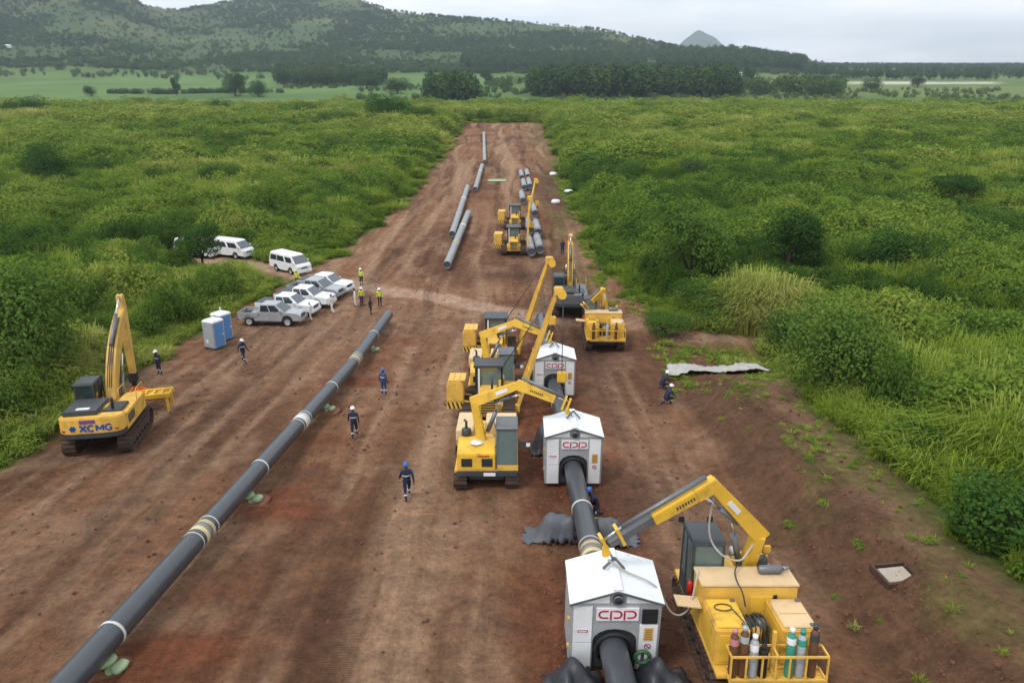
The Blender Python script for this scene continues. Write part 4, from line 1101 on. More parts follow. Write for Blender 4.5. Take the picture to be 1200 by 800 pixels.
for (x, mat, h, band, lab) in ((-1.0, BROWNB, 1.42, PINK, 'leftmost brown gas bottle in the foreground rack, pinkish cap'), (-0.74, BROWNB, 1.5, GREYB, 'brown gas bottle second from the left in the foreground rack'),
                               (-0.46, GREYB, 1.25, SIGNW, 'pale grey gas bottle beside the two brown ones, foreground rack'), (-0.2, BLACK, 0.95, None, 'short black gas bottle in the middle of the foreground rack'),
                               (0.5, GREENB, 1.45, SIGNW, 'bright green gas bottle in the foreground rack'), (0.78, GREYB, 1.4, GREENB, 'grey-green gas bottle right of the bright green one'), (1.1, BROWNB, 1.55, DGREY, 'rightmost brown gas bottle in the foreground rack')):
    bottle(lab, CM1, (x, -2.74, 1.0), mat, h, band)
# cables from the crane to the shelter roof and down the cab
def cable(name, label, pts, r, mat, cat='cable'):
    P = [Vector(p) for p in pts]; path = []
    for i in range(len(P) - 1):
        p0, p1, p2, p3 = P[max(i - 1, 0)], P[i], P[i + 1], P[min(i + 2, len(P) - 1)]
        for k in range(8):
            t = k / 8.; path.append(0.5 * ((2 * p1) + (p2 - p0) * t + (2 * p0 - 5 * p1 + 4 * p2 - p3) * t * t + (3 * p1 - p0 - 3 * p2 + p3) * t ** 3))
    path.append(P[-1]); o = path[0].copy()
    c = MB().tube([p - o for p in path], r, 6).build(name, mat); c.location = o
    return tag(c, label, cat)
cable('power_cable', 'pale cable sagging from the nearest shelter roof to the carrier', [(2.7, 16.8, 3.4), (3.2, 16.7, 3.08), (4.0, 16.5, 2.75), (4.6, 16.6, 1.7), (5.1, 16.8, 1.65), (5.38, 17.2, 2.4), (5.45, 17.4, 2.6)], 0.028, ROPE)
cable('hanging_cable', 'pale cable looped over the foreground cab roof to the crane', [(5.75, 17.63, 5.0), (5.72, 17.7, 4.0), (5.85, 17.7, 3.35), (6.2, 17.55, 2.95), (6.7, 17.6, 2.75), (7.0, 17.8, 2.9), (7.25, 17.9, 3.3)], 0.03, ROPE)
cable('black_cable', 'dark cable hanging from the foreground crane over the cream box', [(7.3, 18.0, 3.2), (6.9, 17.75, 2.75), (6.55, 17.4, 2.62), (6.45, 17.0, 2.58), (6.5, 16.52, 2.5), (6.6, 16.42, 2.1)], 0.022, ROPED)

CM4 = frame(7.0, 52.6, R(-2))
carrier_rear('yellow welding carrier by the far right bank, seen from behind, folded crane', CM4,
    dict(pts=[((0.15, 0.5, 1.9), 0), ((0.15, 0.5, 2.6), 0), ((-0.1, -0.1, 4.1), 0), ((-0.95, -0.3, 3.3), 0), ((-1.5, -0.4, 2.8), 0)]))
for (x, mat, h, lab) in ((-0.9, BROWNB, 1.3, 'brown gas bottle in the rack of the far carrier, left end'), (0.1, GREYB, 1.3, 'grey gas bottle in the rack of the far carrier, middle'), (0.75, BROWNB, 1.3, 'brown gas bottle in the rack of the far carrier, right end')):
    bottle(lab, CM4, (x, -2.74, 1.0), mat, h)

def carrier_front(label, m, pts, drop):
    """built facing -y: hood with two grilles, cab at +x, generator behind"""
    root = empty('welding_carrier', label, 'welding carrier', 'tracked welding carriers'); put(root, m)
    for s in (-1, 1): track(root, s * 1.15, 4.6, 0.6, 0.85)
    MB().box(-0.8, 0.8, -2.0, 2.0, 0.4, 0.8).build('chassis', DGREY, root, 0.04)
    MB().box(-1.4, 1.42, -2.2, 2.3, 0.84, 0.96).build('deck', YEL, root, 0.02)
    MB().box(-1.3, 1.4, -2.36, -2.2, 0.72, 0.95).build('bumper', DGREY, root, 0.03)
    MB().box(-0.1, 0.42, -2.385, -2.362, 0.76, 0.91).build('number_plate', SIGNW, root)
    q = MB(); q.prism([(-2.18, 0.962), (-2.18, 1.72), (-1.2, 1.95), (-0.62, 1.95), (-0.62, 0.962)], 'x', -1.28, 0.42); hd = q.build('hood', YEL2, root, 0.04)
    for x in (-0.85, 0.05):
        g = MB().box(x - 0.24, x + 0.24, -2.2, -2.178, 1.12, 1.5).build('grille', DGREY, root)
        for k in range(4): MB().box(x - 0.22, x + 0.22, -2.215, -2.2, 1.15 + k * 0.09, 1.19 + k * 0.09).build('grille_bar', BLACK, g)
    MB().box(-0.35, 0.15, -2.19, -2.176, 1.58, 1.64).build('hood_badge', REDP, hd)
    cp = MB(); cp.lathe([(0.3, 0.0), (0.26, 0.05), (0.001, 0.06)], (-0.42, -1.35, 1.925), 'z', 18); c_ = cp.build('white_cap', SIGNW, hd); c_.scale.y = 1.0
    MB().box(-1.4, 0.3, -0.6, 0.6, 0.962, 1.6).build('tank', YEL, root, 0.04)
    MB().box(-1.45, -0.65, -0.4, 2.1, 1.602, 2.12).build('generator_box', CREAM, root, 0.03); MB().box(-0.1, 1.38, 0.62, 2.1, 0.962, 2.1).build('rear_box', CREAM, root, 0.03)
    MB().box(-0.64, -0.12, 0.62, 2.1, 0.962, 1.7).build('battery_box', YEL, root, 0.03)
    q = MB(); q.lathe([(0.001, -0.2), (0.22, -0.2), (0.22, 0.15), (0.1, 0.22), (0.001, 0.22)], (-0.95, -0.52, 2.1), 'z', 12); af = q.build('air_filter', DGREY, root)
    MB().tube([(-0.95, -0.52, 2.3), (-0.95, -0.5, 2.6), (-1.05, -0.45, 2.68)], 0.06, 8).build('exhaust', DGREY, root)
    MB().box(-1.4, -1.3, -1.4, -1.25, 1.3, 1.75).build('mirror', BLACK, root)
    # cab faces -y: build it turned round
    c = cab(root, -1.38, -0.46, 0.62, 2.14, 0.964, 2.92, MGREY, GLASSG, low=0.18)
    c.rotation_euler.z = PI
    MB().box(1.45, 1.75, -1.9, -1.86, 1.9, 2.2).build('side_mirror', DGREY, root); MB().box(1.78, 1.95, -1.9, -1.85, 1.95, 2.1).build('lamp', SIGNW, root)
    MB().box(0.5, 1.42, -2.25, -2.2, 0.964, 1.2).build('step_panel', YEL, root)
    q = MB(); q.tube([(0.42, -1.9, 1.9), (0.5, -0.4, 1.75), (0.3, 0.0, 2.5)], 0.02, 6); q.build('hose', ROPED, root)
    L_ = [local(m, p) for p in pts]
    crane(root, *L_, drop=local(m, drop))
    return root
def cf(label, dx, dy):
    m = frame(-1.15 + dx, 29.9 + dy, 0)
    dz = gz(0, 29.9 + dy) - gz(0, 29.9)
    W = lambda x, y, z: (x + dx, y + dy, z + dz)
    carrier_front(label, m, [W(-1.35, 29.15, 0.15), W(-1.68, 29.3, 2.25), W(0.28, 29.3, 3.05), W(1.9, 29.0, 2.5), W(2.45, 28.9, 2.15)], W(2.66, 28.85, 1.75))
cf('yellow welding carrier facing the camera, boom to the middle shelter, nearest of two', 0, 0)
cf('yellow welding carrier behind the nearest pipelayer, boom to the farthest shelter', -0.12, 12.3)

# ------------------------------------------------------------------ road vehicles (+y is the front)
def wheel(root, x, y, r, wd):
    q = MB(); s = 1 if x > 0 else -1
    q.lathe([(r * 0.62, -wd / 2), (r * 0.93, -wd / 2), (r, -wd * 0.3), (r, wd * 0.3), (r * 0.93, wd / 2), (r * 0.62, wd / 2)], (0, 0, 0), 'x', 22)
    o = q.build('wheel', BLACK, root); o.location = (x, y, r)
    q = MB(); q.lathe([(r * 0.63, s * wd * 0.46), (r * 0.5, s * wd * 0.32), (r * 0.2, s * wd * 0.4), (0.001, s * wd * 0.42)], (0, 0, 0), 'x', 16)
    q.build('rim', GALV, o)
    return o
def arch(yc, r, z, n=9):
    return [(yc - r * math.cos(a), z + r * math.sin(a)) for a in np.linspace(0, PI, n)]
def pane(root, name, q, mat, th=0.012, inset=0.0):
    q = [Vector(v) for v in q]; n = (q[1] - q[0]).cross(q[2] - q[0]).normalized()
    c = sum(q, Vector()) / len(q)
    q = [c + (v - c) * (1 - inset) for v in q]
    MB().frustum([v - n * 0.01 for v in q], [v + n * th for v in q]).build(name, mat, root)
def pickup(label, m, body, closed_back=False, dark_bed=True):
    root = empty('pickup_truck', label, 'pickup truck', 'pickup trucks parked in a row'); put(root, m)
    prof = [(-2.62, 0.6)] + [(-2.2, 0.55)] + arch(-1.66, 0.46, 0.5)[::1] + [(-1.1, 0.46), (1.1, 0.46)] + arch(1.6, 0.46, 0.5) + [(2.15, 0.5), (2.58, 0.52), (2.66, 0.8), (2.6, 1.04), (2.38, 1.13), (1.45, 1.2), (-0.82, 1.2), (-0.82, 0.82), (-2.62, 0.82)]
    b = MB().prism(prof, 'x', -0.9, 0.9).build('body', body, root, 0.03)
    bd = MB()
    for s in (-1, 1): bd.box(s * 0.87 - 0.03, s * 0.87 + 0.03, -2.6, -0.83, 0.82, 1.18)
    bd.box(-0.84, 0.84, -2.62, -2.56, 0.822, 1.16)
    k = bd.build('load_bed', body, root, 0.01)
    MB().box(-0.838, 0.838, -2.555, -0.85, 0.825, 0.85).build('bed_liner', BLACK, k)
    if closed_back:
        MB().box(-0.86, 0.86, -2.58, -0.85, 1.182, 1.22).build('bed_cover', DGREY, k, 0.02)
    bw, rw, z0, z1 = 0.88, 0.70, 1.202, 1.84
    lo = [(-bw, -0.84), (bw, -0.84), (bw, 1.42), (-bw, 1.42)]; hi = [(-rw, -0.70), (rw, -0.70), (rw, 0.62), (-rw, 0.62)]
    cb = MB().frustum([(x, y, z0) for x, y in lo], [(x, y, z1) for x, y in hi]).build('cabin', body, root, 0.05)
    def sidep(f0, f1, za, zb, s):
        def pt(f, z):
            t = (z - z0) / (z1 - z0); x = s * (bw + (rw - bw) * t); ya = -0.84 + 0.14 * t; yb = 1.42 - 0.8 * t
            return (x, ya + (yb - ya) * f, z)
        q = [pt(f0, za), pt(f1, za), pt(f1, zb), pt(f0, zb)]
        return q if s < 0 else q[::-1]
    for s in (-1, 1):
        pane(cb, 'side_window', sidep(0.08, 0.44, 1.26, 1.75, s), CARGL)
        pane(cb, 'side_window', sidep(0.48, 0.88, 1.26, 1.75, s), CARGL)
        MB().box(s * 0.905 - 0.01, s * 0.905 + 0.01, 0.02, 0.16, 0.98, 1.02).build('door_handle', MGREY, b); MB().box(s * 0.905 - 0.01, s * 0.905 + 0.01, -0.8, -0.66, 0.98, 1.02).build('door_handle', MGREY, b)
        MB().box(s * 0.9 - 0.005, s * 0.9 + 0.005, 0.145 + 0.055, 0.155 + 0.055, 0.5, 1.12).build('door_seam', DGREY, b)
        MB().box(s * 1.0 - 0.1, s * 1.0 + 0.1, 1.0, 1.1, 1.22, 1.4).build('mirror', body, root, 0.03)
        MB().box(s * 0.66 - 0.2, s * 0.66 + 0.2, 2.52, 2.67, 0.84, 1.02).build('headlight', LAMP, root, 0.03)
        MB().box(s * 0.83 - 0.07, s * 0.83 + 0.07, -2.645, -2.6, 0.84, 1.14).build('tail_light', REDP, root)
        MB().box(s * 0.87 - 0.06, s * 0.87 + 0.06, -1.1, 1.1, 0.38, 0.45).build('side_step', DGREY, root)
    pane(cb, 'windscreen', [(-0.81, 1.37, z0 + 0.04), (0.81, 1.37, z0 + 0.04), (0.66, 0.70, z1 - 0.06), (-0.66, 0.70, z1 - 0.06)][::-1], SCREEN)
    pane(cb, 'rear_window', [(-0.76, -0.825, 1.27), (0.76, -0.825, 1.27), (0.64, -0.72, 1.74), (-0.64, -0.72, 1.74)], CARGL)
    MB().box(-0.86, 0.86, 2.57, 2.76, 0.46, 0.74).build('front_bumper', body, root, 0.04); MB().box(-0.42, 0.42, 2.55, 2.685, 0.76, 0.98).build('grille', DGREY, root, 0.02)
    MB().box(-0.84, 0.84, -2.78, -2.63, 0.45, 0.62).build('rear_bumper', MGREY, root, 0.03)
    for x in (-0.78, 0.78):
        for y in (-1.66, 1.6): wheel(root, x, y, 0.41, 0.26)
    return root
def minibus(label, m, ln=5.2):
    root = empty('minibus', label, 'minibus', 'white minibuses behind the pickup trucks'); put(root, m)
    h = ln / 2; wy = h - 1.0
    prof = [(-h, 0.45)] + arch(-wy + 0.1, 0.38, 0.42) + [(-0.5, 0.32), (0.4, 0.32)] + arch(wy - 0.25, 0.38, 0.42) + [(h - 0.1, 0.36), (h, 0.5), (h - 0.02, 0.95), (h - 0.25, 1.2), (-h, 1.2)]
    b = MB().prism(prof, 'x', -0.92, 0.92).build('body', WHITE, root, 0.04)
    lo = [(-0.915, -h + 0.01), (0.915, -h + 0.01), (0.915, h - 0.28), (-0.915, h - 0.28)]; hi = [(-0.76, -h + 0.14), (0.76, -h + 0.14), (0.76, h - 1.15), (-0.76, h - 1.15)]
    z0, z1 = 1.202, 2.06
    up = MB().frustum([(x, y, z0) for x, y in lo], [(x, y, z1) for x, y in hi]).build('upper_body', WHITE, root, 0.07)
    def pt(f, z, s):
        t = (z - z0) / (z1 - z0); x = s * (0.915 - 0.155 * t); ya = -h + 0.01 + 0.13 * t; yb = h - 0.28 - 0.87 * t
        return (x, ya + (yb - ya) * f, z)
    for s in (-1, 1):
        for f0, f1 in ((0.05, 0.30), (0.32, 0.6), (0.66, 0.92)):
            q = [pt(f0, 1.28, s), pt(f1, 1.28, s), pt(f1, 1.8, s), pt(f0, 1.8, s)]
            pane(up, 'side_window', q if s < 0 else q[::-1], CARGL)
        MB().box(s * 1.02 - 0.08, s * 1.02 + 0.08, h - 0.75, h - 0.65, 1.25, 1.5).build('mirror', WHITE, root, 0.03)
        MB().box(s * 0.68 - 0.17, s * 0.68 + 0.17, h - 0.06, h + 0.012, 0.72, 0.92).build('headlight', LAMP, root, 0.03)
        MB().box(s * 0.86 - 0.05, s * 0.86 + 0.05, -h - 0.01, -h + 0.03, 0.85, 1.3).build('tail_light', REDP, root)
    pane(up, 'windscreen', [(-0.84, h - 0.33, z0 + 0.05), (0.84, h - 0.33, z0 + 0.05), (0.72, h - 1.02, z1 - 0.14), (-0.72, h - 1.02, z1 - 0.14)][::-1], SCREEN)
    pane(up, 'rear_window', [(-0.75, -h + 0.02, 1.3), (0.75, -h + 0.02, 1.3), (0.66, -h + 0.11, 1.85), (-0.66, -h + 0.11, 1.85)], CARGL)
    MB().box(-0.9, 0.9, h - 0.02, h + 0.1, 0.3, 0.6).build('front_bumper', WHITE, root, 0.04); MB().box(-0.4, 0.4, h - 0.05, h + 0.008, 0.7, 0.86).build('grille', DGREY, root)
    for x in (-0.8, 0.8):
        for y in (-wy + 0.1, wy - 0.25): wheel(root, x, y, 0.34, 0.22)
    return root
# five pickups: front ends to the right
def vehicle_m(pxf, pyf, rz):
    g = G(pxf, pyf); return frame(g.x, g.y, rz)
PK = [((320, 379), -94, SILVER, False, 'silver pickup truck parked nearest the portable toilets'),
      ((338, 368), -100, WHITE, True, 'white pickup truck second from the toilets, next to the silver one'),
      ((358, 358), -103, WHITE, True, 'white pickup truck in the middle of the parked row'),
      ((371, 348), -106, SILVER, False, 'pickup truck fourth from the toilets, dark bed'),
      ((382, 342), -108, WHITE, True, 'white pickup truck parked farthest from the toilets')]
for (p, a, mat, cl, lab) in PK: pickup(lab, vehicle_m(p[0], p[1], R(a)), mat, cl)
minibus('white minibus on the dirt road just behind the parked pickups', vehicle_m(341, 318, R(-128)), 4.9)
minibus('longer white minibus half hidden behind the small tree on the left', vehicle_m(271, 300, R(-114)), 5.6)
minibus('white minibus at the left of the small tree, mostly hidden', vehicle_m(232, 300, R(-112)), 5.2)

# ------------------------------------------------------------------ portable toilets
def toilet(label, m):
    root = empty('portable_toilet', label, 'portable toilet', 'portable toilets at the grass edge'); put(root, m)
    MB().box(-0.56, 0.56, -0.58, 0.58, 0.0, 0.12).build('base', DGREY, root, 0.02)
    w = MB().box(-0.53, 0.53, -0.55, 0.55, 0.12, 2.08).build('cabin', TOILET, root, 0.03)
    for k in range(6): MB().box(-0.5, 0.5, -0.565, -0.552, 0.25 + k * 0.3, 0.47 + k * 0.3).build('wall_rib', TOILET, w)
    d = MB().box(0.532, 0.56, -0.42, 0.42, 0.18, 1.98).build('door', TOILB, root, 0.01)
    MB().box(0.562, 0.59, 0.28, 0.36, 1.0, 1.14).build('handle', SIGNW, d)
    q = MB(); q.frustum([(-0.58, -0.6, 2.08), (0.58, -0.6, 2.08), (0.58, 0.6, 2.08), (-0.58, 0.6, 2.08)], [(-0.46, -0.48, 2.26), (0.46, -0.48, 2.26), (0.46, 0.48, 2.26), (-0.46, 0.48, 2.26)]); q.build('roof', WHITE, root, 0.04)
    MB().tube([(-0.4, 0.4, 2.1), (-0.4, 0.4, 2.5)], 0.04, 8).build('vent_pipe', WHITE, root)
    MB().box(-0.25, -0.05, -0.575, -0.566, 0.5, 0.75).build('notice', SIGNW, root)
    return root
toilet('nearer of two grey portable toilets with blue doors', vehicle_m(253, 407, R(-25)))
toilet('portable toilet behind the nearer grey one, beside the parked pickups', vehicle_m(262, 398, R(-25)))

# ------------------------------------------------------------------ tarpaulins, sheets, boards and other loose things
def draped(name, label, cat, x0, x1, y0, y1, hf, mat, seed, th=0.02, nx=26, ny=16, ragged=0.25):
    """cloth lying over bumps: hf(u, v) gives its height over the ground; u, v in 0..1"""
    us = np.linspace(0, 1, nx); vv = np.linspace(0, 1, ny); r_ = random.Random(seed); vs = []
    cx, cy = (x0 + x1) / 2, (y0 + y1) / 2; cz = gz(cx, cy)
    e = [[(r_.random() - 0.5) * ragged for _ in range(max(nx, ny))] for _ in range(4)]
    for j, v in enumerate(vv):
        for i, u in enumerate(us):
            x = x0 + (x1 - x0) * u; y = y0 + (y1 - y0) * v
            if i == 0: x += e[0][j]
            if i == nx - 1: x += e[1][j]
            if j == 0: y += e[2][i]
            if j == ny - 1: y += e[3][i]
            n = float(fbm(np.array([x * 2.2 + seed]), np.array([y * 2.2]), 90, 3)[0]) - 0.5
            n2 = abs(math.sin(x * 3.1 + 4 * n + seed)) * 0.1
            hgt = hf(u, v); vs.append((x - cx, y - cy, gz(x, y) - cz + 0.05 + max(0.0, hgt + (n * 0.35 + n2) * min(1.0, 0.3 + hgt))))
    fs = [(j * nx + i, j * nx + i + 1, (j + 1) * nx + i + 1, (j + 1) * nx + i) for j in range(ny - 1) for i in range(nx - 1)]
    o = MB().add(vs, fs, True).build(name, mat); o.location = (cx, cy, cz)
    md = o.modifiers.new('thick', 'SOLIDIFY'); md.thickness = th
    return tag(o, label, cat)
hump = lambda u, v: 0.95 * math.exp(-((u - 0.55) / 0.33) ** 4) * math.exp(-((v - 0.5) / 0.34) ** 4)
def skirt(u, v): return max(0.0, (0.72 * math.exp(-((u - 0.5) / 0.42) ** 2) * math.exp(-((v - 0.7) / 0.42) ** 2)) * (1 + 0.35 * math.sin(11 * u + 3 * v) * math.cos(7 * v)) + 0.05)
yb = 23.6; mx0 = axis_x(ML0, ML1, yb)
draped('tarpaulin', 'grey tarpaulin draped left of the pipe between two shelters', 'tarpaulin', mx0 - 2.3, mx0 - 0.42, yb - 0.6, yb + 0.7, lambda u, v: 0.9 * math.exp(-((u - 0.75) / 0.42) ** 4) * math.exp(-((v - 0.5) / 0.4) ** 4), TARP, 3)
draped('tarpaulin', 'grey tarpaulin draped right of the pipe between two shelters', 'tarpaulin', mx0 + 0.42, mx0 + 2.1, yb - 0.8, yb + 0.6, lambda u, v: 0.85 * math.exp(-((u - 0.3) / 0.4) ** 4) * math.exp(-((v - 0.5) / 0.4) ** 4), TARP, 5)
draped('tarpaulin', 'black tarpaulin bundled left of the pipe under the nearest shelter', 'tarpaulin', 0.95, 2.5, 14.2, 15.85, skirt, TARPB, 7)
draped('tarpaulin', 'black tarpaulin bundled right of the pipe under the nearest shelter', 'tarpaulin', 3.3, 4.9, 14.2, 15.85, skirt, TARPB, 9)
draped('tarpaulin', 'black tarpaulin heaped behind the middle shelter, left side', 'tarpaulin', 0.9, 2.2, 31.4, 33.4, lambda u, v: 1.3 * hump(u, v), TARPB, 11)
draped('tarpaulin', 'black tarpaulin heaped behind the farthest shelter, left side', 'tarpaulin', 0.5, 1.9, 43.3, 45.0, lambda u, v: 1.3 * hump(u, v), TARPB, 13)
a, b = G(783, 441), G(890, 434)
draped('ground_sheet', 'pale crumpled sheet lying on the weedy bank on the right', 'ground sheet', a.x, b.x, min(a.y, b.y) - 0.7, max(a.y, b.y) + 0.5, lambda u, v: 0.22 + 0.12 * math.sin(9 * u), SHEET, 15, nx=44, ny=10, ragged=0.5)
# rests under the line
for (d, lab) in ((5.4, 'timber and sandbag rest under the pipe before the nearest shelter'), (14.6, 'timber and sandbag rest under the pipe between the two near shelters'), (26.0, 'timber and sandbag rest under the pipe past the middle shelter')):
    p = ml_at(d); r0 = empty('pipe_rest', lab, 'pipe rest', 'rests under the pipe line'); zg_ = gz(p.x, p.y); r0.location = (p.x, p.y, zg_)
    hh = p.z - PR - zg_
    for k in range(max(1, int(hh / 0.2))):
        if k % 2 == 0:
            for s in (-0.3, 0.3): MB().box(-0.09 + s, 0.09 + s, -0.5, 0.5, k * 0.2, k * 0.2 + 0.19).build('timber', WOOD, r0)
        else:
            for s in (-0.3, 0.3): MB().box(-0.55, 0.55, -0.09 + s, 0.09 + s, k * 0.2, k * 0.2 + 0.19).build('timber', WOOD, r0)
    for s in (-1, 1):
        b_ = lump_mesh('sandbag', SANDBAG, 0.3, 0.2, 0.12, 31 + s, r0); b_.location = (s * 0.62, 0.15, hh - 0.1)
        MB().box(s * 0.62 - 0.12, s * 0.62 + 0.12, 0.05, 0.25, 0, hh - 0.08).build('prop', WOOD, r0)
# green valve wheel by the nearest shelter
vw = empty('hose_reel', 'small green hose reel right of the pipe at the nearest shelter', 'hose reel'); vw.location = (3.62, 15.6, gz(3.6, 15.6) + 0.95)
q = MB(); q.tube([(0.2 * math.cos(a), 0.0, 0.2 * math.sin(a)) for a in np.linspace(0, 2 * PI, 17)], 0.06, 8); q.build('hose_coil', M('green_hose', (0.03, 0.09, 0.04), 0.5), vw)
q = MB(); q.beam((0, 0.02, -0.9), (0, 0.02, 0.1), 0.08, 0.08); q.build('stand', DGREY, vw)
# square pit with a pale board
pt_ = empty('inspection_pit', 'shallow square pit holding a pale slab, on the bank top', 'pit'); pt_.location = (PIT.x, PIT.y, gz(PIT.x, PIT.y) - 0.33)
pt_.rotation_euler.z = R(8)
MB().box(-0.46, 0.46, -0.34, 0.34, 0.0, 0.09).build('slab', CONC, pt_, 0.01)
for (x0, x1, y0, y1) in ((-0.62, 0.62, -0.52, -0.42), (-0.62, 0.62, 0.42, 0.52), (-0.62, -0.54, -0.42, 0.42), (0.54, 0.62, -0.42, 0.42)):
    MB().box(x0, x1, y0, y1, -0.05, 0.15).build('edge_board', WOOD, pt_)
# stakes in the grass and white drums up the strip
g = G(181, 284); st = empty('stake_tripod', 'small pale tripod of stakes in the grass on the left', 'tripod'); st.location = (g.x, g.y, gz(g.x, g.y))
for a in (0.3, 2.4, 4.5): MB().tube([(0.55 * math.cos(a), 0.55 * math.sin(a), -0.1), (-0.06 * math.cos(a), -0.06 * math.sin(a), 2.3)], 0.06, 6).build('stake', PALEW, st)
g = G(35, 168); o = MB().tube([(0, 0, -0.3), (0, 0, 5.0)], [0.16, 0.10], 8).build('bare_pole', PALEW); o.location = (g.x, g.y, gz(g.x, g.y)); tag(o, 'pale bare pole standing in the bush at the far left', 'pole')
for i, (px, py, lab) in enumerate(((538, 150, 'white marker drum at the left end of the cleared strip'), (651, 239, 'white sack lowest on the right edge of the far strip'), (666, 227, 'white sack at the grass edge of the far strip, middle one'), (648, 206, 'white sacking farthest up the right edge of the strip'), (583, 212, 'pale sheet lying in the middle of the far strip'), (618, 297, 'white bag beside the nearest dark-ended pipes'))):
    g = G(px, py)
    if i == 0:
        q = MB(); q.lathe([(0.001, 0), (0.55, 0), (0.55, 0.5), (0.58, 0.52), (0.55, 0.54), (0.55, 1.5), (0.001, 1.55)], (0, 0, 0), 'z', 14); o = q.build('drum', WHITE)
    elif i == 4: o = lump_mesh('plastic_sheet', SANDBAG, 1.9, 1.6, 0.1, 70)
    else: o = lump_mesh('white_sack', WHITE, 0.75, 0.55, 0.38, 60 + i)
    o.location = (g.x, g.y, gz(g.x, g.y)); tag(o, lab, ('drum', 'sack', 'sack', 'sack', 'sheet', 'sack')[i])

# ------------------------------------------------------------------ people
SKIN = M('dark_skin', (0.085, 0.042, 0.026), 0.6, var=0.08)
NAVY = M('navy_coverall', (0.018, 0.024, 0.055), 0.85, var=0.2, scale=9)
BLUEC = M('blue_coverall', (0.035, 0.065, 0.17), 0.85, var=0.2, scale=9)
WHITEC = M('white_coverall', (0.68, 0.67, 0.64), 0.85, var=0.1, scale=9)
HIVIS = M('yellow_high_visibility_cloth', (0.58, 0.62, 0.06), 0.8, var=0.12, scale=9)
BOOT = M('black_boots', (0.015, 0.013, 0.012), 0.7)
PURP = M('purple_trousers', (0.05, 0.025, 0.085), 0.85, var=0.15)
DARKT = M('dark_trousers', (0.022, 0.022, 0.03), 0.85, var=0.15)
BROWNT = M('dark_brown_cloth', (0.055, 0.035, 0.035), 0.85, var=0.15)
HELW = M('white_helmet', (0.8, 0.8, 0.8), 0.35, var=0.03)
HELB = M('blue_helmet', (0.03, 0.13, 0.42), 0.35, var=0.03)
HELY = M('yellow_helmet', (0.72, 0.62, 0.06), 0.35, var=0.03)
REFL = M('reflective_tape', (0.6, 0.62, 0.62), 0.3, var=0.05)
PEOPLE = []
def person(label, px, py, rz, top, legs, helmet=HELW, pose='stand', ht=1.74, tapes=True, at=None):
    k = ht / 1.75
    V = {}; Rr = {}
    def j(n, x, y, z, r): V[n] = Vector((x, y, z)) * k; Rr[n] = r * k
    if pose == 'crouch':
        j('pel', 0, -0.12, 0.42, 0.15); j('sp', 0, -0.02, 0.62, 0.145); j('ch', 0, 0.14, 0.80, 0.155); j('nk', 0, 0.22, 0.95, 0.06); j('hd0', 0, 0.25, 1.0, 0.078); j('hd', 0, 0.28, 1.12, 0.098)
        for s, n in ((-1, 'l'), (1, 'r')):
            j('sh' + n, s * 0.19, 0.14, 0.86, 0.075); j('el' + n, s * 0.26, 0.30, 0.64, 0.05); j('wr' + n, s * 0.14, 0.5, 0.55, 0.035)
            j('hp' + n, s * 0.11, -0.1, 0.40, 0.11); j('kn' + n, s * 0.17, 0.28 if s > 0 else 0.22, 0.46 if s > 0 else 0.12, 0.075); j('an' + n, s * 0.15, 0.12 if s > 0 else -0.2, 0.09, 0.048); j('to' + n, s * 0.16, 0.30 if s > 0 else -0.34, 0.05 if s > 0 else 0.03, 0.042)
    else:
        st = {'stand': 0.04, 'walk': 0.27, 'stride': 0.34}[pose]
        j('pel', 0, 0, 0.96, 0.145); j('sp', 0, 0.01, 1.14, 0.135); j('ch', 0, 0.02, 1.32, 0.15); j('nk', 0, 0.03, 1.49, 0.058); j('hd0', 0, 0.045, 1.55, 0.075); j('hd', 0, 0.055, 1.655, 0.098)
        aw = {'stand': 0.06, 'walk': 0.2, 'stride': 0.26}[pose]
        for s, n in ((-1, 'l'), (1, 'r')):
            j('sh' + n, s * 0.195, 0.02, 1.41, 0.075); j('el' + n, s * 0.265, -s * aw * 0.5 - 0.02, 1.13, 0.05); j('wr' + n, s * 0.275, -s * aw + 0.08, 0.90, 0.034)
            j('hp' + n, s * 0.10, 0, 0.90, 0.105); j('kn' + n, s * 0.105, s * st * 0.5 + 0.06, 0.50, 0.07); j('an' + n, s * 0.105, s * st - 0.02, 0.09 + (0.07 if (s < 0 and st > 0.1) else 0), 0.048); j('to' + n, s * 0.12, s * st + 0.15, 0.045 + (0.01 if (s < 0 and st > 0.1) else 0), 0.042)
    order = list(V); idx = {n: i for i, n in enumerate(order)}
    E_ = [('pel', 'sp'), ('sp', 'ch'), ('ch', 'nk'), ('nk', 'hd0'), ('hd0', 'hd')]
    for n in 'lr': E_ += [('ch', 'sh' + n), ('sh' + n, 'el' + n), ('el' + n, 'wr' + n), ('pel', 'hp' + n), ('hp' + n, 'kn' + n), ('kn' + n, 'an' + n), ('an' + n, 'to' + n)]
    me = bpy.data.meshes.new('tmp'); me.from_pydata([tuple(V[n]) for n in order], [(idx[a], idx[b]) for a, b in E_], [])
    o = bpy.data.objects.new('person', me); C.objects.link(o)
    md = o.modifiers.new('skin', 'SKIN')
    for i, n in enumerate(order):
        sv = me.skin_vertices[0].data[i]; sv.radius = (Rr[n] * (1.12 if n in ('ch', 'sp', 'pel') else 1), Rr[n] * (0.82 if n in ('ch', 'sp', 'pel') else 1)); sv.use_root = (n == 'pel')
    sd = o.modifiers.new('sub', 'SUBSURF'); sd.levels = sd.render_levels = 1
    g = G(px, py) if at is None else Vector(at)
    m = frame(g.x, g.y, rz, tilt=False); put(o, m); o.location.z -= 0.02
    tag(o, label, 'person')
    PEOPLE.append((o, V, E_, top, legs, k, pose))
    # helmet, face, hands, tape
    hd = V['hd']; fw = (V['hd'] - V['hd0']).normalized()
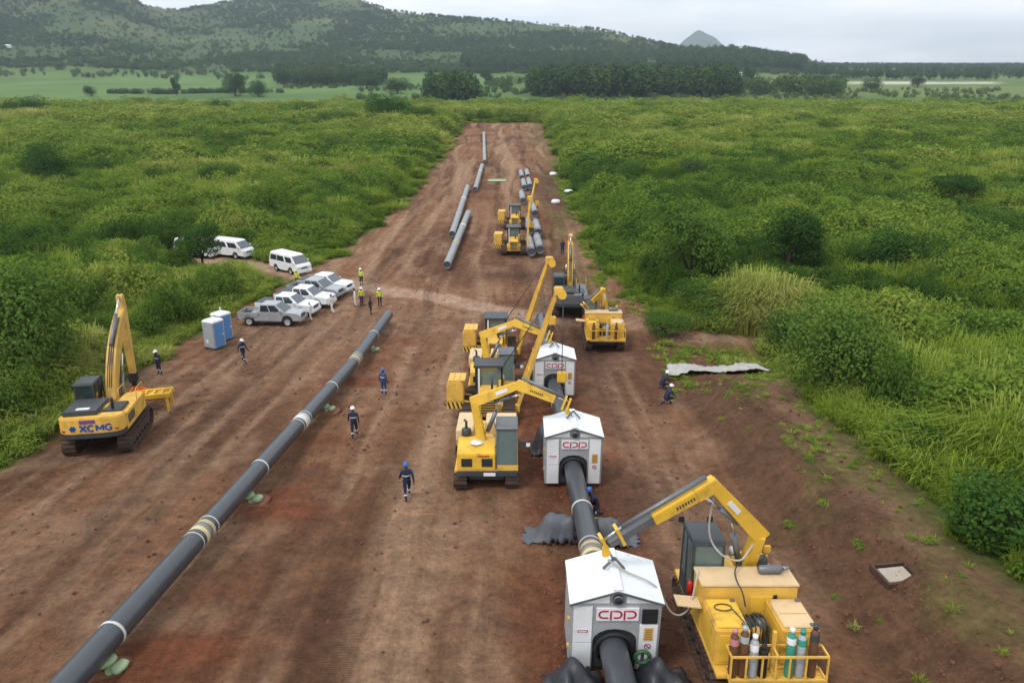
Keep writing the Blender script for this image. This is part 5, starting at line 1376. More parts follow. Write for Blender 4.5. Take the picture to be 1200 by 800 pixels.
    if helmet:
        q = MB(); prof = [(0.135, 0.0), (0.125, 0.01), (0.122, 0.05), (0.10, 0.10), (0.06, 0.13), (0.001, 0.14)]
        q.lathe([(r_ * k, z * k) for r_, z in prof], (0, 0, 0), 'z', 14); q.prism([(0.11 * math.sin(a) * k, (0.10 + 0.09 * math.cos(a)) * k) for a in np.linspace(-1.5, 1.5, 7)], 'z', 0.0, 0.018)
        h_ = q.build('helmet', helmet, o); h_.location = hd + fw * 0.03 * k; h_.rotation_euler.x = -0.1
    else:
        h_ = lump_mesh('hair', BOOT, 0.1, 0.11, 0.05, 5, o); h_.location = hd + Vector((0, -0.01, 0.03))
    q = MB(); q.add([hd + Vector(v) * k for v in ((-0.018, 0.085, -0.03), (0.018, 0.085, -0.03), (0, 0.088, 0.02), (0, 0.12, -0.025))], [(0, 1, 3), (1, 2, 3), (2, 0, 3)])
    for s in (-1, 1): q.box(hd.x + s * 0.1 - 0.012, hd.x + s * 0.1 + 0.012, hd.y - 0.02, hd.y + 0.02, hd.z - 0.03, hd.z + 0.03)
    q.build('nose_and_ears', SKIN, o)
    q = MB()
    for s in (-1, 1): q.lathe([(0.001, 0.0), (0.014, 0.0), (0.001, 0.008)], (hd.x + s * 0.036 * k, hd.y + 0.09 * k, hd.z + 0.01), 'y', 6)
    q.build('eyes', BOOT, o)
    for n, s in (('l', -1), ('r', 1)):
        wv = V['wr' + n]; d = (wv - V['el' + n]).normalized(); a = Vector((0, 1, 0)) if abs(d.y) < 0.9 else Vector((1, 0, 0)); a = (a - d * a.dot(d)).normalized(); nrm = d.cross(a)
        q = MB(); q.beam(wv - d * 0.01, wv + d * 0.09 * k, 0.035 * k, 0.07 * k, 0.03 * k, 0.085 * k, up=a)
        for f, (off, ln) in enumerate(((-0.031, 0.07), (-0.01, 0.085), (0.011, 0.08), (0.032, 0.06))):
            b0 = wv + d * 0.08 * k + a * off * k; q.tube([b0, b0 + d * ln * 0.5 * k, b0 + d * ln * 0.85 * k + nrm * (-s) * 0.025 * k], [0.0095 * k, 0.009 * k, 0.007 * k], 5)
        b0 = wv + d * 0.03 * k + a * 0.035 * k; q.tube([b0, b0 + (d * 0.03 + a * 0.03) * k, b0 + (d * 0.065 + a * 0.035) * k], [0.011 * k, 0.010 * k, 0.008 * k], 5)
        q.build('hand', SKIN, o)
        if tapes:
            kk = V['kn' + n].lerp(V['an' + n], 0.45); dd = (V['an' + n] - V['kn' + n]).normalized() * 0.03
            MB().tube([kk - dd, kk + dd], 0.078 * k, 10).build('reflective_tape', REFL, o)
    if tapes and pose != 'crouch':
        c0 = V['sp'].lerp(V['ch'], 0.5); q = MB(); q.lathe([(0.17 * k, -0.03), (0.172 * k, 0.03)], (0, 0, 0), 'z', 14); t_ = q.build('reflective_belt', REFL, o); t_.location = c0; t_.scale = (1.12, 0.86, 1)
    return o
person('worker in navy coverall and white helmet walking beside the left excavator', 188, 438, R(150), NAVY, NAVY, HELW, 'stand')
person('worker in navy coverall and white helmet crossing the dirt near the toilets', 286, 424, R(-120), NAVY, NAVY, HELW, 'walk')
person('worker in navy coverall and white helmet walking right of the long pipe', 416, 512, R(10), NAVY, NAVY, HELW, 'walk')
person('worker in blue coverall and blue helmet standing at the far end of the long pipe', 450, 462, R(-20), BLUEC, BLUEC, HELB, 'stand')
person('worker in navy coverall and blue helmet walking left of the near carrier', 478, 584, R(15), NAVY, NAVY, HELB, 'stride')
person('person in yellow vest standing alone at the dirt road', 424, 334, R(160), HIVIS, DARKT, HELW, 'stand')
person('person in white clothes beside a yellow-vested one near the pickups', 417, 359, R(100), WHITEC, WHITEC, None, 'stand', tapes=False)
person('person in yellow vest and purple trousers standing beside one in white', 424, 358, R(-140), HIVIS, PURP, HELW, 'stand', tapes=False)
person('small person in dark brown clothes in front of the yellow-vested group', 434.5, 368, R(-100), BROWNT, DARKT, None, 'stand', 1.6, tapes=False)
person('person in yellow vest and dark trousers at the right of the group', 445.5, 359, R(-170), HIVIS, DARKT, HELW, 'stand', tapes=False)
person('person in white clothes at the front of the middle pickup', 365, 376, R(90), WHITEC, WHITEC, HELW, 'stand', tapes=False)
person('person in long white clothes in front of the farthest pickups', 390, 367, R(60), WHITEC, WHITEC, None, 'walk', tapes=False)
person('person in yellow vest behind the parked pickups', 349, 336, R(170), HIVIS, DARKT, HELY, 'stand', tapes=False)
person('crouching worker in navy by the end of the pale sheet, farther one', 776, 456, R(-70), NAVY, NAVY, HELW, 'crouch')
person('crouching worker in navy by the end of the pale sheet, nearer one', 781, 473, R(-60), NAVY, NAVY, HELW, 'crouch')
person('worker with a blue helmet crouching right of the pipe below the middle shelter', 697, 600, R(100), NAVY, NAVY, HELB, 'crouch')
person('dark-clothed worker standing right of the nearest dark-ended pipes', 659, 298, R(180), NAVY, NAVY, None, 'stand', tapes=False)
dg = bpy.context.evaluated_depsgraph_get()
res = [bpy.data.meshes.new_from_object(o.evaluated_get(dg)) for (o, *_) in PEOPLE]
for (o, V, E_, top, legs, k, pose), me in zip(PEOPLE, res):
    o.modifiers.clear(); o.data = me; me.name = 'person'
    me.materials.clear()
    for m_ in (top, legs, SKIN, BOOT): me.materials.append(m_)
    reg = {}
    for a, b in E_:
        r_ = 0
        if b in ('hd', 'hd0'): r_ = 2
        elif b[:2] == 'to': r_ = 3
        elif b[:2] in ('hp', 'kn', 'an'): r_ = 1
        reg[(a, b)] = r_
    for p_ in me.polygons:
        c = p_.center; best = 1e9; rr_ = 0
        for (a, b), r_ in reg.items():
            A, B = V[a], V[b]; ab = B - A; t_ = max(0, min(1, (c - A).dot(ab) / max(ab.length_squared, 1e-9))); d_ = (c - A - ab * t_).length
            if d_ < best: best = d_; rr_ = r_
        if rr_ == 0 and c.z < V['pel'].z and pose != 'crouch': rr_ = 1
        p_.material_index = rr_; p_.use_smooth = True

# ------------------------------------------------------------------ vegetation meshes
def raw_mesh(name, V, Fq, mat, smooth=False):
    """V (n,3), Fq (m,4) quads"""
    me = bpy.data.meshes.new(name)
    me.vertices.add(len(V)); me.vertices.foreach_set('co', np.asarray(V, np.float32).ravel())
    me.loops.add(Fq.size); me.polygons.add(len(Fq))
    me.loops.foreach_set('vertex_index', Fq.ravel().astype(np.int32)); me.polygons.foreach_set('loop_start', (np.arange(len(Fq)) * 4).astype(np.int32))
    me.update(calc_edges=True); me.materials.append(mat)
    return me
def leaf_cloud(name, mat, lobes, n, size, seed, upb=0.5, aspect=0.6, fill=0.35):
    """lobes: (x, y, z, rx, rz); n leaf faces spread over and into the lobes"""
    g = np.random.default_rng(seed); lb = np.array(lobes, float)
    wgt = lb[:, 3] * lb[:, 4]; k = g.choice(len(lb), n, p=wgt / wgt.sum())
    d = g.normal(size=(n, 3)); d[:, 2] += 0.25; d /= np.linalg.norm(d, axis=1)[:, None]
    rad = np.where(g.random(n) < fill, g.random(n) ** 0.5, 0.86 + 0.22 * g.random(n))
    # uneven outline: tufts and gaps in each lobe
    ph = g.random((len(lb), 3)) * 6.28
    tuft = np.sin(d[:, 0] * 5 + ph[k, 0]) + np.sin(d[:, 1] * 5 + ph[k, 1]) + np.sin(d[:, 2] * 5 + ph[k, 2])
    rad = rad * (1 + 0.10 * tuft)
    c = lb[k, :3] + d * rad[:, None] * np.stack([lb[k, 3], lb[k, 3], lb[k, 4]], 1)
    c[:, 2] = np.maximum(c[:, 2], 0.02)
    nr = d * 0.8 + g.normal(size=(n, 3)) * 0.55; nr[:, 2] += upb; nr /= np.linalg.norm(nr, axis=1)[:, None]
    t = np.cross(nr, g.normal(size=(n, 3))); t /= np.linalg.norm(t, axis=1)[:, None]; b = np.cross(nr, t)
    s = size * (0.6 + 0.8 * g.random(n))[:, None]
    V = np.stack([c - t * s, c - b * s * aspect + nr * s * 0.12, c + t * s, c + b * s * aspect + nr * s * 0.12], 1).reshape(-1, 3)
    return raw_mesh(name, V, np.arange(4 * n).reshape(n, 4), mat)
def grass_mesh(name, mat, n, h, spread, wd, seed, lean=0.5):
    g = np.random.default_rng(seed); V = []; F = []
    a = g.random(n) * 2 * PI; r0 = spread * np.sqrt(g.random(n)) * 0.75
    la = a + (g.random(n) - 0.5) * 1.6; ln = lean * (0.25 + g.random(n)); hh = h * (0.6 + 0.5 * g.random(n)); w_ = wd * (0.7 + 0.6 * g.random(n))
    for i in range(n):
        bx, by = r0[i] * math.cos(a[i]), r0[i] * math.sin(a[i]); dx_, dy_ = math.cos(la[i]), math.sin(la[i]); sx, sy = -dy_ * w_[i], dx_ * w_[i]
        o = len(V)
        for f, zf, wf in ((0, 0, 0.8), (0.3, 0.62, 1.0), (0.8, 0.95, 0.6), (1.5, 0.9, 0.08)):
            x = bx + dx_ * ln[i] * hh[i] * f * 0.8; y = by + dy_ * ln[i] * hh[i] * f * 0.8; z = hh[i] * zf - 0.05
            V += [(x - sx * wf, y - sy * wf, z), (x + sx * wf, y + sy * wf, z)]
        F += [(o + 2 * q, o + 2 * q + 1, o + 2 * q + 3, o + 2 * q + 2) for q in range(3)]
    return raw_mesh(name, np.array(V), np.array(F), mat)
def shrub_lobes(seed, n=5, r=0.55):
    g = random.Random(seed); lb = [(0, 0, 0.5, r * 0.95, 0.5)]
    for i in range(n):
        a = g.random() * 6.28; d = r * (0.35 + 0.5 * g.random()); s = 0.35 + 0.35 * g.random()
        lb.append((d * math.cos(a), d * math.sin(a), 0.3 + 0.5 * g.random(), r * s, 0.55 * s))
    return lb
SRC = bpy.data.collections.new('plant_sources')      # clump shapes for the uncountable cover
def src(me):
    o = bpy.data.objects.new(me.name, me); return o
def scatter(name, label, xs, ys, rz, sxy, sz, idx, tint, srcs, dz=-0.05):
    if label is None: label = name
    me = bpy.data.meshes.new(name)
    n = len(xs); zs = terrain(xs, ys) + dz
    me.vertices.add(n); me.vertices.foreach_set('co', np.stack([xs, ys, zs], 1).astype(np.float32).ravel())
    def attr(nm, ty, data, key='value'):
        a = me.attributes.new(nm, ty, 'POINT'); a.data.foreach_set(key, np.ascontiguousarray(data).ravel())
    g = np.random.default_rng(len(xs))
    attr('rot', 'FLOAT_VECTOR', np.stack([(g.random(n) - 0.5) * 0.2, (g.random(n) - 0.5) * 0.2, rz], 1).astype(np.float32), 'vector')
    attr('scl', 'FLOAT_VECTOR', np.stack([sxy, sxy, sz], 1).astype(np.float32), 'vector')
    attr('idx', 'INT', idx.astype(np.int32)); attr('tint', 'FLOAT', tint.astype(np.float32))
    o = obj(name, me)
    ng = bpy.data.node_groups.new(name, 'GeometryNodeTree')
    ng.interface.new_socket('Geometry', in_out='INPUT', socket_type='NodeSocketGeometry'); ng.interface.new_socket('Geometry', in_out='OUTPUT', socket_type='NodeSocketGeometry')
    gi = ng.nodes.new('NodeGroupInput'); go = ng.nodes.new('NodeGroupOutput')
    jn = ng.nodes.new('GeometryNodeJoinGeometry')
    def na_(nm, ty):
        q = ng.nodes.new('GeometryNodeInputNamedAttribute'); q.data_type = ty; q.inputs['Name'].default_value = nm; return q
    ar, as_, ai = na_('rot', 'FLOAT_VECTOR'), na_('scl', 'FLOAT_VECTOR'), na_('idx', 'INT')
    for k, s_ in enumerate(srcs):
        inst = ng.nodes.new('GeometryNodeInstanceOnPoints'); oi = ng.nodes.new('GeometryNodeObjectInfo'); oi.inputs['Object'].default_value = s_; oi.inputs['As Instance'].default_value = True
        cmp_ = ng.nodes.new('FunctionNodeCompare'); cmp_.data_type = 'INT'; cmp_.operation = 'EQUAL'
        ng.links.new(ai.outputs[0], cmp_.inputs[2]); cmp_.inputs[3].default_value = k
        ng.links.new(gi.outputs[0], inst.inputs['Points']); ng.links.new(cmp_.outputs[0], inst.inputs['Selection']); ng.links.new(oi.outputs['Geometry'], inst.inputs['Instance'])
        ng.links.new(ar.outputs[0], inst.inputs['Rotation']); ng.links.new(as_.outputs[0], inst.inputs['Scale'])
        ng.links.new(inst.outputs[0], jn.inputs[0])
    ng.links.new(jn.outputs[0], go.inputs[0])
    md = o.modifiers.new('scatter', 'NODES'); md.node_group = ng
    tag(o, label, kind='stuff')
    return o
GR = [src(grass_mesh('grass_a', GRASSM, 150, 1.0, 0.66, 0.016, 1)), src(grass_mesh('grass_b', GRASSM, 140, 0.9, 0.74, 0.017, 2, 0.75)), src(grass_mesh('grass_c', GRASSM, 130, 1.1, 0.6, 0.015, 3, 0.35))]
SH = [src(leaf_cloud('shrub_a', SHRUBM, shrub_lobes(1), 1500, 0.040, 11)), src(leaf_cloud('shrub_b', SHRUBM, shrub_lobes(2, 6), 1500, 0.042, 12)), src(leaf_cloud('shrub_c', SHRUBM, shrub_lobes(3, 4), 1300, 0.046, 13))]
HB = [src(leaf_cloud('herb_a', SHRUBM, [(0, 0, 0.25, 0.55, 0.3), (0.3, 0.1, 0.3, 0.3, 0.25), (-0.25, 0.2, 0.2, 0.35, 0.2)], 300, 0.06, 21, 0.9)), src(grass_mesh('tuft', GRASSM, 34, 0.55, 0.4, 0.03, 22, 0.9))]
MIDS = [src(leaf_cloud('bushy_a', SHRUBM, shrub_lobes(5, 6), 800, 0.055, 31)), src(leaf_cloud('bushy_b', SHRUBM, shrub_lobes(6, 5), 800, 0.06, 32))]
FT = [src(leaf_cloud('far_tree_a', FARM, [(0, 0, 0.62, 0.30, 0.36), (0.12, 0.05, 0.8, 0.2, 0.2), (-0.12, -0.08, 0.5, 0.22, 0.25)], 300, 0.055, 41)), src(leaf_cloud('far_tree_b', FARM, [(0, 0, 0.5, 0.36, 0.42), (0.15, -0.1, 0.6, 0.25, 0.3)], 300, 0.06, 42)),
      src(leaf_cloud('far_bush', FARM, shrub_lobes(8, 4), 240, 0.09, 43))]

# ------------------------------------------------------------------ individual bushes and trees
_crown = {}
def tree_thing(label, x, y, h, wid, kind, seed, group, name='bush', tint=0.5, mat=None):
    """kind: 'bush' dense from the ground, 'tree' crown on a visible trunk, 'flat' umbrella crown"""
    big = wid > 3.4
    key = (kind, seed % 5, mat.name if mat else '', big)
    mt = mat or DARKM
    if key not in _crown:
        g = random.Random(seed * 13 + 5); lb = []
        if kind == 'bush':
            lb = shrub_lobes(seed + 40, 8, 0.46)
        elif kind == 'flat':
            for i in range(9):
                a = g.random() * 6.28; d = 0.42 * g.random() ** 0.5; lb.append((d * math.cos(a), d * math.sin(a), 0.76 + 0.1 * g.random(), 0.2 + 0.08 * g.random(), 0.11))
        else:
            for i in range(10):
                a = g.random() * 6.28; d = 0.34 * g.random() ** 0.5; z = 0.38 + 0.5 * g.random(); lb.append((d * math.cos(a), d * math.sin(a), z, 0.24 - 0.1 * abs(z - 0.6), 0.16))
        n = 10000 if big else 3600; cm = leaf_cloud('crown', mt, lb, n, 0.0155 if big else 0.027, seed + 3, 0.45, 0.62, 0.4)
        tm = MB(); tm.tube([(0, 0, -0.05), (0.01, 0.01, 0.25), (-0.01, 0.0, 0.5)], [0.035, 0.026, 0.018], 7)
        for (lx, ly, lz, lr, lh) in lb[1:7]:
            tm.tube([(0, 0, 0.22 + 0.05 * g.random()), (lx * 0.5, ly * 0.5, lz * 0.62), (lx, ly, lz)], [0.018, 0.012, 0.006], 5)
        _crown[key] = (cm, tm.data('trunk', BARK))
    cm, tm = _crown[key]
    root = empty(name, label, 'tree' if name.endswith('tree') else 'bush', group)
    root.location = (x, y, gz(x, y) - 0.08)
    root.rotation_euler.z = seed * 1.7
    for nm, me_ in (('trunk', tm), ('crown', cm)):
        o = obj(nm, me_, root); o.scale = (wid, wid, h); o['tint'] = tint
    return root
def bush_px(px, py, wpx, hpx, kind, label, seed, tint=0.4, mat=None, name='bush', group=None):
    g = G(px, py); s = ((g.y * math.cos(PITCH) + (CAMZ - g.z) * math.sin(PITCH)) / FPX)
    return tree_thing(label, g.x, g.y, hpx * s * 1.3, wpx * s * 1.25, kind, seed, group, name, tint, mat)
LB = 'dark bushes in the grass left of the strip'; RB = 'dark bushes in the grass right of the strip'
for i, (px, py, w_, h_, kd, lab, tn, mt, nm) in enumerate((
    (239, 316, 42, 46, 'tree', 'small dark tree with bare trunk standing before the left minibus', 0.4, DARKM, 'small_tree'),
    (63, 222, 44, 40, 'bush', 'rounded dark bush in the left grassland, level with the far strip', 0.3, DARKM, 'bush'),
    (100, 236, 18, 18, 'bush', 'small dark bush right of the rounded one on the left', 0.5, DARKM, 'bush'),
    (315, 262, 52, 46, 'bush', 'broad mid green bush above the white minibus', 0.45, SHRUBM, 'bush'),
    (195, 246, 44, 26, 'bush', 'low green bush in the middle of the left grassland', 0.35, SHRUBM, 'bush'),
    (268, 226, 50, 26, 'bush', 'low dark bush up left of the strung pipes', 0.7, DARKM, 'bush'),
    (22, 254, 56, 30, 'bush', 'dark bush at the left picture edge above a bare patch', 0.5, DARKM, 'bush'),
    (146, 158, 24, 18, 'bush', 'dark round bush far up the left grassland', 0.5, DARKM, 'bush'),
    (30, 142, 38, 20, 'bush', 'wide dark bush on the far left skyline of the grassland', 0.5, DARKM, 'bush'),
    (260, 138, 22, 16, 'bush', 'dark bush on the crest below the lone field trees', 0.6, DARKM, 'bush'),
    (210, 136, 16, 10, 'bush', 'small bush on the crest left of centre', 0.6, DARKM, 'bush'),
    (355, 142, 36, 16, 'bush', 'low wide bush on the crest left of the strip end', 0.5, DARKM, 'bush'),
    (400, 152, 40, 20, 'bush', 'bush on the crest beside the largest crest bush', 0.8, DARKM, 'bush'),
    (457, 148, 46, 26, 'bush', 'largest dark bush on the crest left of the strip end', 0.3, DARKM, 'bush'),
    (490, 152, 34, 20, 'bush', 'dark bush nearest the left end of the strip', 0.4, DARKM, 'bush'),
    (35, 470, 110, 120, 'bush', 'big dark shrub at the left edge behind the excavator', 0.75, DARKM, 'bush'),
    (60, 400, 90, 70, 'bush', 'shaggy shrub above the left excavator cab', 0.3, SHRUBM, 'bush'),
    (806, 350, 74, 92, 'tree', 'tallest leafy tree on the right beside the far carrier', 0.75, DARKM, 'small_tree'),
    (772, 265, 46, 34, 'bush', 'dark bush left of the tallest tree on the right', 0.3, DARKM, 'bush'),
    (921, 330, 64, 66, 'tree', 'dark ragged tree in the middle of the right grassland', 0.25, DARKM, 'small_tree'),
    (1046, 334, 72, 50, 'bush', 'broad dark bush right of the ragged tree', 0.35, DARKM, 'bush'),
    (1113, 252, 44, 36, 'flat', 'flat-topped dark tree at the right of the grassland', 0.2, DARKM, 'small_tree'),
    (1150, 278, 66, 30, 'bush', 'low bush under the flat-topped tree on the right', 0.6, DARKM, 'bush'),
    (1056, 276, 40, 34, 'bush', 'round bush left of the flat-topped tree', 0.5, DARKM, 'bush'),
    (812, 218, 30, 24, 'bush', 'greyish bush far up the right grassland, left of a pair', 0.6, FARM, 'bush'),
    (849, 216, 22, 18, 'bush', 'greyish bush far up the right grassland, right of a pair', 0.6, FARM, 'bush'),
    (735, 218, 34, 22, 'bush', 'green bush near the far right edge of the strip', 0.7, DARKM, 'bush'),
    (967, 462, 96, 100, 'bush', 'big leafy bush at the top of the bank on the right', 0.85, DARKM, 'bush'),
    (925, 418, 50, 40, 'bush', 'dark bush left of the big leafy one on the bank', 0.3, DARKM, 'bush'),
    (1100, 432, 54, 50, 'bush', 'dark shrub right of the big leafy bush', 0.4, DARKM, 'bush'),
    (1010, 452, 52, 44, 'bush', 'pale green shrub right behind the big leafy bush', 0.9, SHRUBM, 'bush'),
    (1075, 545, 56, 40, 'bush', 'dark low shrub at the grass edge on the right bank', 0.4, DARKM, 'bush'),
    (1170, 640, 90, 80, 'bush', 'dark green shrub at the right picture edge by the bank', 0.5, DARKM, 'bush'),
    (780, 392, 44, 22, 'bush', 'low bush at the end of the road by the far carrier', 0.7, DARKM, 'bush'),
    (830, 376, 60, 34, 'bush', 'spreading low bush behind the bare heap on the right', 0.6, DARKM, 'bush'),
    (1190, 240, 26, 26, 'bush', 'dark bush at the far right picture edge', 0.3, DARKM, 'bush'),
    (985, 222, 40, 22, 'bush', 'low dark bush high in the middle of the right grassland', 0.6, DARKM, 'bush'),
    (900, 205, 36, 18, 'bush', 'bush above the ragged tree, far up the grassland', 0.6, DARKM, 'bush'))):
    bush_px(px, py, w_, h_, kd, lab, i + 1, tn, mt, nm, LB if px < 560 else RB)
# trees in the valley fields
FG = 'lone trees in the far valley'
for i, (px, py, w_, h_, lab) in enumerate(((107, 113, 12, 9, 'small lone tree in the pale field at the far left'), (207, 112, 9, 16, 'slender lone tree in the middle of the pale field'),
        (276, 113, 24, 20, 'larger of two round trees at the field hedge'), (303, 114, 16, 14, 'smaller round tree right of the larger one at the hedge'), (73, 82, 8, 7, 'tiny tree at the left upper edge of the pale field'),
        (195, 82, 8, 7, 'tiny tree at the middle of the upper field edge'), (466, 110, 22, 14, 'round tree left of the tall dark grove'), (489, 66, 10, 10, 'small tree on the lower hillside near the centre'),
        (570, 100, 12, 14, 'tree right of the tall dark grove'), (430, 104, 24, 12, 'wide tree in front of the left plantation'), (876, 103, 12, 18, 'slim tree right of the long plantation'), (1020, 108, 16, 12, 'lone tree in the pale right-hand fields'), (1075, 103, 14, 10, 'second lone tree in the right-hand fields'))):
    bush_px(px, py, w_, h_, 'tree' if h_ > w_ else 'bush', lab, 60 + i, 0.45, FARM, 'field_tree', FG)

# ------------------------------------------------------------------ uncountable cover
gR = np.random.default_rng(5)
LOWC = G(262, 312)
BUSES = [G(271, 300), G(232, 300), G(341, 318)]
def field(y0, y1, dens):
    n = int((y1 - y0) * (1.7 * (y0 + y1) / 2 + 30) * dens)
    ys = y0 + (y1 - y0) * gR.random(n); xs = (gR.random(n) - 0.5) * (1.7 * ys + 30)
    return xs, ys
def vegmask(x, y, slack=0.0):
    e = (fbm(x * 0.35, y * 0.35, 3, 4) - 0.5) * 5.0 * np.clip(y / 40., 0.6, 3)
    d = strip_d(x, y) + e * 0.6
    clear = np.ones(len(x), bool)
    for c_ in BUSES: clear &= np.hypot((x - c_.x) / 4.2, (y - c_.y + 1.6) / 3.6) > 1
    return (d < -0.25 - slack) & (road_d(x, y) > 2.3) & clear
BX, BY, BS, BH, BI, BT = [], [], [], [], [], []
for (y0, y1, dens, s1, s2) in ((12, 45, 3.4, 1.0, 1.0), (45, 75, 2.8, 1.05, 1.0), (75, 140, 1.5, 1.3, 1.08), (140, 240, 0.7, 1.75, 1.2), (240, 470, 0.30, 2.5, 1.45)):
    x, y = field(y0, y1, dens); k = vegmask(x, y); x, y = x[k], y[k]; n = len(x)
    a = fbm(x / 16., y / 16., 101, 4); b = fbm(x / 7., y / 7., 102, 3); c = fbm(x / 45., y / 45., 103, 3)
    dist = -strip_d(x, y); hgt = (0.55 + 0.9 * sst(0.5, 5, dist)) * (1 - 0.85 * np.exp(-(((x - LOWC.x) / 13.) ** 2 + ((y - LOWC.y) / 10.) ** 2)))
    sh = gR.random(n) < (sst(0.47, 0.64, a) * 0.6 + 0.10)
    typ = np.where(sh, 3 + gR.integers(0, 3, n), gR.integers(0, 3, n))
    if y0 >= 140: typ = np.where(sh, 6 + gR.integers(0, 2, n), typ)
    size = (0.35 + 1.35 * b) * (0.7 + 0.6 * gR.random(n))
    sxy = np.where(sh, 1.7, 1.35) * s1 * size * (0.6 + 0.4 * hgt); szz = np.where(sh, 1.9, 1.65) * s2 * hgt * size
    e_ = fbm(x / 4.5, y / 4.5, 107, 2); dk = (e_ > 0.64) & (gR.random(n) < 0.8) & (dist > 2.5)   # dark shrubs standing singly in the grass
    typ = np.where(dk, (3 if y0 < 140 else 6) + gR.integers(0, 2, n), typ); sxy = np.where(dk, 1.5 * s1 * (0.8 + 0.5 * gR.random(n)), sxy); szz = np.where(dk, 2.6 * s2 * (0.6 + 0.7 * gR.random(n)), szz)
    low = (dist < 0.9) & (gR.random(n) < 0.7); typ = np.where(low, 8 + gR.integers(0, 2, n), typ); sxy = np.where(low, 1.0 * s1, sxy); szz = np.where(low, 1.0, szz)
    tn = np.where(dk, -0.34, 0.0) + 0.54 - 0.05 * (x > 0) + (c - 0.5) * 1.25 + (b - 0.5) * 0.9 + (gR.random(n) - 0.5) * 0.3 - 0.06 * (x > 0)
    BX.append(x); BY.append(y); BS.append(sxy); BH.append(szz); BI.append(typ); BT.append(np.clip(tn, 0.02, 0.98))
BX, BY, BS, BH, BI, BT = [np.concatenate(v) for v in (BX, BY, BS, BH, BI, BT)]
for side, nm, lab in ((BX < axis_x((-1, 0), (-5, 290), BY), 'tall_grass', 'tall grass and scrub covering the land left of the strip'), (BX >= axis_x((-1, 0), (-5, 290), BY), 'tall_grass', 'tall grass and scrub covering the land right of the strip')):
    scatter(nm, lab, BX[side], BY[side], gR.random(side.sum()) * 6.28, BS[side], BH[side], BI[side], BT[side], GR + SH + MIDS + HB)
# weeds on the bank and the sparse right edge
n = 16000; x = gR.uniform(8.5, 20, n); y = gR.uniform(10, 150, n) ** 1.0
xr_ = np.interp(y, ER[0], ER[1])
zone = np.maximum(sst(9.5, 12.5, x) * (1 - sst(46, 60, y)), sst(-9, -1.5, x - xr_) * sst(48, 70, y))
wv_ = zone * sst(0.48, 0.66, fbm(x * 0.45, y * 0.3, 77, 4) + 0.10 * sst(30, 45, y))
k = (gR.random(n) < wv_ * (0.10 + 0.25 * sst(22, 30, y) + 0.3 * sst(36, 44, y)) + zone * 0.03) & (strip_d(x, y) > -1) & (road_d(x, y) > 1.8) & (np.hypot(x - PIT.x, y - PIT.y) > 1.2)
x, y = x[k], y[k]; n = len(x); s = 0.15 + 0.35 * gR.random(n) + 0.5 * sst(36, 46, y) * gR.random(n)
scatter('weeds', 'scattered weeds growing on the spoil bank', x, y, gR.random(n) * 6.28, s, s * 0.8, gR.integers(0, 2, n), np.clip(0.6 + 0.25 * gR.normal(size=n), 0.05, 0.95), HB)
# clods of earth
cl = []
for s_ in range(3):
    bm = bmesh.new(); bmesh.ops.create_icosphere(bm, subdivisions=1, radius=1); rr_ = random.Random(s_)
    for v in bm.verts: v.co *= 0.7 + 0.6 * rr_.random()
    mm = bpy.data.meshes.new('clod'); bm.to_mesh(mm); bm.free(); mm.materials.append(SOIL); cl.append(src(mm))
n = 42000; y = 10 + 70 * gR.random(n) ** 1.3; x = gR.uniform(-24, 15, n)
near_p = np.exp(-((x - axis_x(ML0, ML1, y)) / 3.0) ** 2) + 0.7 * np.exp(-((x - axis_x(LP0, LP1, y) - 1) / 1.6) ** 2) + 0.9 * sst(9.5, 11, x) * (1 - sst(13, 14, x)) + 0.16
k = (gR.random(n) < near_p) & (strip_d(x, y) > 0.5); x, y = x[k], y[k]; n = len(x)
s = 0.012 + 0.085 * gR.random(n) ** 5
scatter('clods', 'loose clods of red earth on the worked ground', x, y, gR.random(n) * 6.28, s, s * 0.8, gR.integers(0, 3, n), gR.random(n), cl, dz=0.0)

# far woods: blocks given by columns of the photograph and distance
def wood(label, c0, c1, y0, y1, spacing, h, tint=0.4, dens=1.0, kinds=(0, 1), edge_noise=0.0, jag=0.25):
    ys = []; xs = []
    n = int((c1 - c0) / FPX * 0.932 * (y0 + y1) / 2 * (y1 - y0) / spacing ** 2 * dens)
    y = gR.uniform(y0, y1, n); c = gR.uniform(c0, c1, n); x = (c - 600) / FPX * 0.932 * y
    if edge_noise:
        k = fbm(x / 70., y / 70., 131, 3) > edge_noise; x, y = x[k], y[k]; n = len(x)
    hh = h * (1 - jag / 2 + jag * gR.random(n)) * (0.9 + 0.25 * fbm(x / 30., y / 30., 133, 2))
    return scatter('wood', label, x, y, gR.random(n) * 6.28, hh * (0.75 + 0.25 * gR.random(n)), hh, np.array(kinds)[gR.integers(0, len(kinds), n)], np.clip(tint + 0.16 + 0.18 * gR.normal(size=n), 0, 1), FT, dz=-0.4)
wood('long dark plantation across the middle of the valley, right of centre', 625, 864, 585, 665, 4.6, 19, 0.32)
wood('dark wood on the lower hillside right of centre', 542, 756, 1120, 1300, 8.0, 15, 0.28)
wood('dark wood along the falling ridge at the right end of the hills', 772, 944, 1180, 1480, 8.5, 17, 0.25)
wood('dark plantation left of centre at the foot of the hill', 322, 448, 820, 1050, 7.0, 15, 0.3, 1.0, edge_noise=0.36)
wood('small tall grove of dark trees left of the strip end', 500, 552, 500, 560, 5.0, 17, 0.28)
wood('loose trees right of the long plantation', 868, 990, 600, 780, 10, 12, 0.5, 0.8, (0, 1, 2), 0.42)
wood('dark tree belt across the right-hand plain', 944, 1300, 1000, 1250, 11, 11, 0.25, 0.8, edge_noise=0.4)
wood('far dark tree belt below the right horizon', 930, 1500, 1700, 2500, 24, 14, 0.3)
